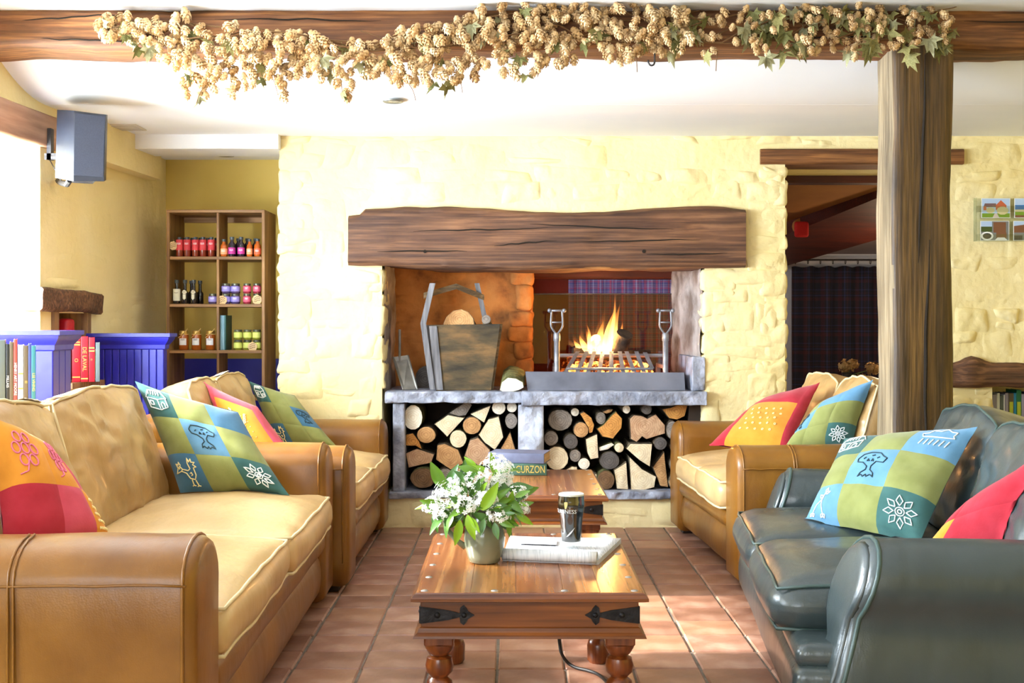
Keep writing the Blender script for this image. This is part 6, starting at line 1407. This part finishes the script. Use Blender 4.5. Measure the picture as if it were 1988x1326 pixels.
card(1969, 385, 2026, 423, 'postcard of blue sea and green fields', [('sky', rc(0, 0, 1, 1)), ('sea', rc(0, .4, 1, .66)), ('sand', rc(0, .28, 1, .42)), ('grass', rc(0, 0, 1, .3)), ('brown', rc(0, 0, .4, .12))])
card(1903, 429, 1959, 467, 'postcard of a dining room with a round white mirror', [('grey', rc(0, 0, 1, 1)), ('sky', rc(0, .72, .4, 1)), ('green', rc(0, .45, .4, .72)), ('brown', rc(.45, .4, .9, .95)), ('white', circ(.22, .22, .23, 12)[:-1]), ('dark', circ(.22, .22, .16, 12)[:-1]), ('brown', rc(.55, .1, .92, .4)), ('white', [(.5, 0), (.95, 0), (.85, .14), (.6, .14)])])
card(1967, 429, 2024, 467, 'postcard of a brown moorland hill', [('sky', rc(0, 0, 1, 1)), ('brown', [(0, .35), (1, .35), (1, .7), (.5, .85), (0, .75)]), ('grey', rc(0, 0, 1, .4)), ('dark', rc(0, 0, .3, .25))])
# ---------------------------------------------------------------- books in the wall niche beside the post
o = MB().box(2.70, 3.48, WD + .02, 7.38, .478, .5, .003).build('niche_board', SHH); tag(o, 'plain board on the floor of the book niche', 'shelf')
LILA = M('lilac_grey_cover', (150, 144, 168), rough=.5); LIME = M('lime_cover', (186, 200, 60), rough=.5); CYAN = M('cyan_cover', (30, 140, 190), rough=.5); EMER = M('emerald_cover', (20, 110, 70), rough=.5)
for k, (x0, x1, yt, cv, lb) in enumerate(((1926, 1935, 766, LILA, 'lilac grey book next to the stone edge of the niche'), (1935, 1941, 763, WHC, 'slim white book in the niche'), (1941, 1948, 768, GREYC, 'grey green book between white spines in the niche'), (1948, 1951, 766, WHC, 'very thin white booklet in the niche'), (1951, 1958, 763, LILA, 'lilac grey book in the middle of the niche row'), (1958, 1968, 763, BRNC, 'dark brown book with a lime label in the niche'), (1968, 1973, 763, CYAN, 'bright cyan book in the niche'), (1973, 1983, 757, EMER, 'emerald green book with a lime panel in the niche'), (1983, 1992, 765, LILA, 'pale violet book next to the emerald one'), (1992, 2004, 762, NAVY, 'navy book at the end of the niche row'))):
    D = WD + .09; p = W(x0, 0, D); zt_ = W(0, yt, D).z; r_ = upright_book('book', lb, None, (p.x, D, .501), 0, (x1 - x0) / F * D - .0006, zt_ - .501, .15, cv, PGW)
    if cv in (BRNC, EMER): MB().box(.004, (x1 - x0) / F * D - .005, -.004, -.002, .06, .2).build('spine_panel', LIME, r_)
# dried flower heads beyond the doorway
tb = empty('side_table', (2.36, 8.5, 0)); tag(tb, 'dark side table beyond the doorway under the dried flowers', 'table')
MB().box(-.3, .4, -.22, .22, .60, .63, .004).build('table_top', DRED, tb)
for x, y in ((-.26, -.18), (.36, -.18), (-.26, .18), (.36, .18)): MB().box(x - .02, x + .02, y - .02, y + .02, 0, .6).build('leg', DRED, tb)
DRYF = M('dried_flower', (196, 164, 108), (170, 136, 84), rough=.95, ns=30)
def bush(root, c, rad, n, seed, mat, s0=.012):
    r_ = random.Random(seed); mb = MB()
    for k in range(n):
        d = Vector((r_.gauss(0, 1), r_.gauss(0, 1), r_.gauss(0, .8))).normalized(); p = Vector(c) + d * rad * r_.uniform(.5, 1.1); t = d.orthogonal().normalized(); b_ = d.cross(t); s = s0 * r_.uniform(.7, 1.3)
        mb.add([p - t * s, p + b_ * s + d * s * .5, p + t * s, p - b_ * s + d * s * .5], [(0, 1, 2, 3)])
    o = mb.build('flower_head', mat, root, 0); o['kind'] = 'stuff'; return o
vs2 = empty('vase_of_dried_flowers', (2.3, 8.5, .63)); tag(vs2, 'dark vase of dried straw coloured flowers beyond the doorway', 'vase')
MB().lathe([(0, 0), (.04, 0), (.06, .05), (.05, .12), (.03, .16), (.034, .18)], 16).build('vase', BLKC, vs2, 60)
v0 = Vector((2.3, 8.5, .63))
for px, py, r_ in ((1643, 712, .05), (1656, 706, .035), (1694, 716, .045), (1672, 735, .03)):
    c = W(px, py, 8.5) - v0; bush(vs2, c, r_, 120, px, DRYF); MB().tube([(0, 0, .15), c], .003, 5).build('stem', STEMG, vs2, 180)
# ================================================================ hop garland on the beam
HOPM = [M('dried_hop_%d' % i, a, b, rough=.85, ns=30, sheen=.1, spec=.2) for i, (a, b) in enumerate([((206, 166, 112), (232, 200, 152)), ((190, 148, 96), (222, 186, 132)), ((216, 182, 130), (240, 212, 168))])]
HLEAF = [M('dried_hop_leaf_%d' % i, a, b, rough=.75, ns=14) for i, (a, b) in enumerate([((120, 112, 58), (152, 142, 84)), ((96, 96, 48), (130, 126, 70)), ((150, 146, 104), (176, 170, 130))])]
VINE = M('dry_vine', (120, 86, 50), rough=.9)
rh = random.Random(99)
def hop_cone(seed, mat):
    r_ = random.Random(seed); mb = MB(); L = 1.0
    for lv in range(6):
        z = -lv / 5.2; rad = .30 * math.sin(PI * min(.97, (lv + .9) / 6.6)) + .05; n = 6
        for k in range(n):
            a = 2 * PI * (k + .5 * (lv % 2)) / n + r_.uniform(-.15, .15); d = Vector((math.cos(a), math.sin(a), 0)); t = Vector((-d.y, d.x, 0)); w_ = .21 * (1 - .25 * lv / 5); o = rad * r_.uniform(.92, 1.1)
            p0 = d * o * .45 + Vector((0, 0, z + .16)); p1 = d * o * 1.15 + Vector((0, 0, z + .02)); p2 = d * o * (1.12 + r_.uniform(0, .3)) + Vector((0, 0, z - .2))
            mb.add([p0 - t * w_ * .5, p0 + t * w_ * .5, p1 + t * w_ * .8 - d * .04, p1 + d * .05, p1 - t * w_ * .8 - d * .04, p2], [(0, 1, 2, 3), (0, 3, 4), (3, 2, 5), (4, 3, 5)])
    mb.lathe([(0, -1.1), (.14, -1.0), (.24, -.6), (.24, -.2), (.1, .1), (0, .12)], 8)
    return mb.mesh('hop_cone', mat, 180)
cones = [hop_cone(k, HOPM[k % 3]) for k in range(6)]
def hop_leaf(seed, mat):
    r_ = random.Random(seed); ang = [(-2.2, .55), (-1.75, .38), (-1.25, .85), (-.85, .45), (-.42, .8), (-.25, .62), (0, 1.15), (.25, .62), (.42, .8), (.85, .45), (1.25, .85), (1.75, .38), (2.2, .55)]
    c = [Vector((0, 0, 0))] + [Vector((l * math.sin(a), l * math.cos(a), .22 * math.sin(a * 3 + seed) * l + .15 * r_.uniform(-1, 1))) for a, l in ang]
    md = [Vector((p.x * .5, p.y * .5, p.z * .5 + .10 * (-1) ** i)) for i, p in enumerate(c[1:])]
    n = len(ang); fs = []
    for i in range(n - 1): fs += [(0, 1 + n + i, 1 + n + i + 1), (1 + n + i, 1 + i, 1 + i + 1, 1 + n + i + 1)]
    return MB().add(c + md, fs).mesh('hop_leaf', mat, 180)
leaves_h = [hop_leaf(k, HLEAF[k % 3]) for k in range(6)]
g0 = Vector((0, 5.17, 2.36)); gar = empty('hop_garland', g0); tag(gar, 'long garland of dried hop cones and leaves draped along the ceiling beam', 'garland')
UP = [(188, 45), (230, 22), (300, 30), (350, 18), (420, 45), (480, 45), (560, 55), (640, 70), (720, 80), (800, 45), (880, 40), (930, 10), (1000, 4), (1100, 2), (1200, 0), (1300, 8), (1380, 18), (1500, 10), (1620, 6), (1720, 4), (1800, 8), (1850, 30)]
LO = [(188, 60), (230, 85), (290, 100), (320, 140), (360, 185), (395, 212), (450, 182), (520, 155), (545, 192), (580, 150), (640, 160), (665, 192), (720, 150), (780, 165), (860, 175), (905, 160), (960, 140), (1030, 150), (1070, 135), (1130, 110), (1200, 125), (1260, 100), (1340, 110), (1400, 110), (1500, 112), (1600, 105), (1680, 120), (1740, 110), (1790, 110), (1850, 75)]
def itp(tab, x):
    for (a, b), (c, d) in zip(tab, tab[1:]):
        if a <= x <= c: return b + (d - b) * (x - a) / (c - a)
    return tab[-1][1]
def dens(x): return 1.0 if x < 1340 else .42
def Dfor(y, k, x=0):      # hang in front of the beam face, or below it
    if y > 70: return min(5.115 - k * .05, 5.115) if 1680 < x < 1880 else 5.18 - k * .08 + (y - 95) / 100 * .05
    return 5.165 - k * .09 if y < 95 else 5.18 - k * .08 + (y - 95) / 100 * .05
placed = []
tries = 0
while len(placed) < 620 and tries < 30000:
    tries += 1; x = rh.uniform(188, 1850); u, l = itp(UP, x), itp(LO, x); y = u + (l - u) * rh.betavariate(1.5, 1.5)
    if rh.random() > dens(x): continue
    s = rh.uniform(.036, .056) * (1 if x < 1340 else .8); px = s * F / 5.15
    if any((x - a) ** 2 + ((y - b)) ** 2 < ((px + c) * .20) ** 2 for a, b, c in placed): continue
    placed.append((x, y, px))
placed.sort(key=lambda q: -q[2])
extra = MB()
for i, (x, y, px) in enumerate(placed):
    p = W(x, y - px * .3, Dfor(y, rh.random(), x)) - g0; s = px * 5.15 / F
    rot = Matrix.Rotation(rh.uniform(0, 6.28), 4, 'Z') ; tl = Matrix.Rotation(rh.uniform(-.9, .9), 4, 'X') @ Matrix.Rotation(rh.uniform(-.9, .9), 4, 'Y')
    if i < 295:
        o = link('hop_cone', rh.choice(cones), None, gar, p); o.scale = (s, s, s * rh.uniform(.75, 1.05)); o.rotation_euler = (tl @ rot).to_euler()
    else:
        me = cones[i % 6]; mt = Matrix.Translation(p) @ tl @ rot @ Matrix.Diagonal((s, s, s * .9, 1)); extra.add([mt @ v.co for v in me.vertices], [tuple(f.vertices) for f in me.polygons])
eo = extra.build('small_hop_cones', HOPM[0], gar, 180); eo['kind'] = 'stuff'
n = 0
while n < 120:
    x = rh.uniform(200, 1850); wgt = .35 if x < 900 else (.55 if x < 1340 else 1.0)
    if rh.random() > wgt: continue
    u, l = itp(UP, x), itp(LO, x); y = u + (l - u) * rh.uniform(.1, 1); n += 1
    o = link('hop_leaf', rh.choice(leaves_h), None, gar, W(x, y, Dfor(y, rh.random() * .9, x)) - g0); s = rh.uniform(.040, .062) * (1.2 if x > 1340 else 1); o.scale = (s, s, s)
    o.rotation_euler = (rh.uniform(.9, 2.3) - PI, rh.uniform(-.5, .5), rh.uniform(-1.2, 1.2))
# the twining vines
for k in range(5):
    pts = []
    for i in range(60):
        x = 195 + (1850 - 195) * i / 59; u, l = itp(UP, x), itp(LO, x); t = .45 + .3 * math.sin(i * .35 + k * 1.7) + .12 * N3((i, k, 0), .5); pts.append(W(x, u + (min(l, 110) - u) * t, 5.155 - .015 * math.sin(i * .6 + k)) - g0)
    MB().tube(pts, .0035, 5).build('vine', VINE, gar, 180)
for (x, y, dx, dy) in ((400, 165, -20, 40), (520, 140, 20, 45), (660, 150, 5, 38), (890, 150, 8, 30), (795, 165, 12, 30), (1235, 110, 2, 30), (1393, 100, -3, 38), (1360, 20, -60, 20), (1820, 20, 50, -12), (700, 60, 60, 30)):
    MB().tube(smooth_path([W(x, y, 5.16) - g0, W(x + dx * .6, y + dy * .4, 5.15) - g0, W(x + dx, y + dy, 5.17) - g0], 4), .0018, 4).build('tendril', VINE, gar, 180)
bpy.context.view_layer.update()
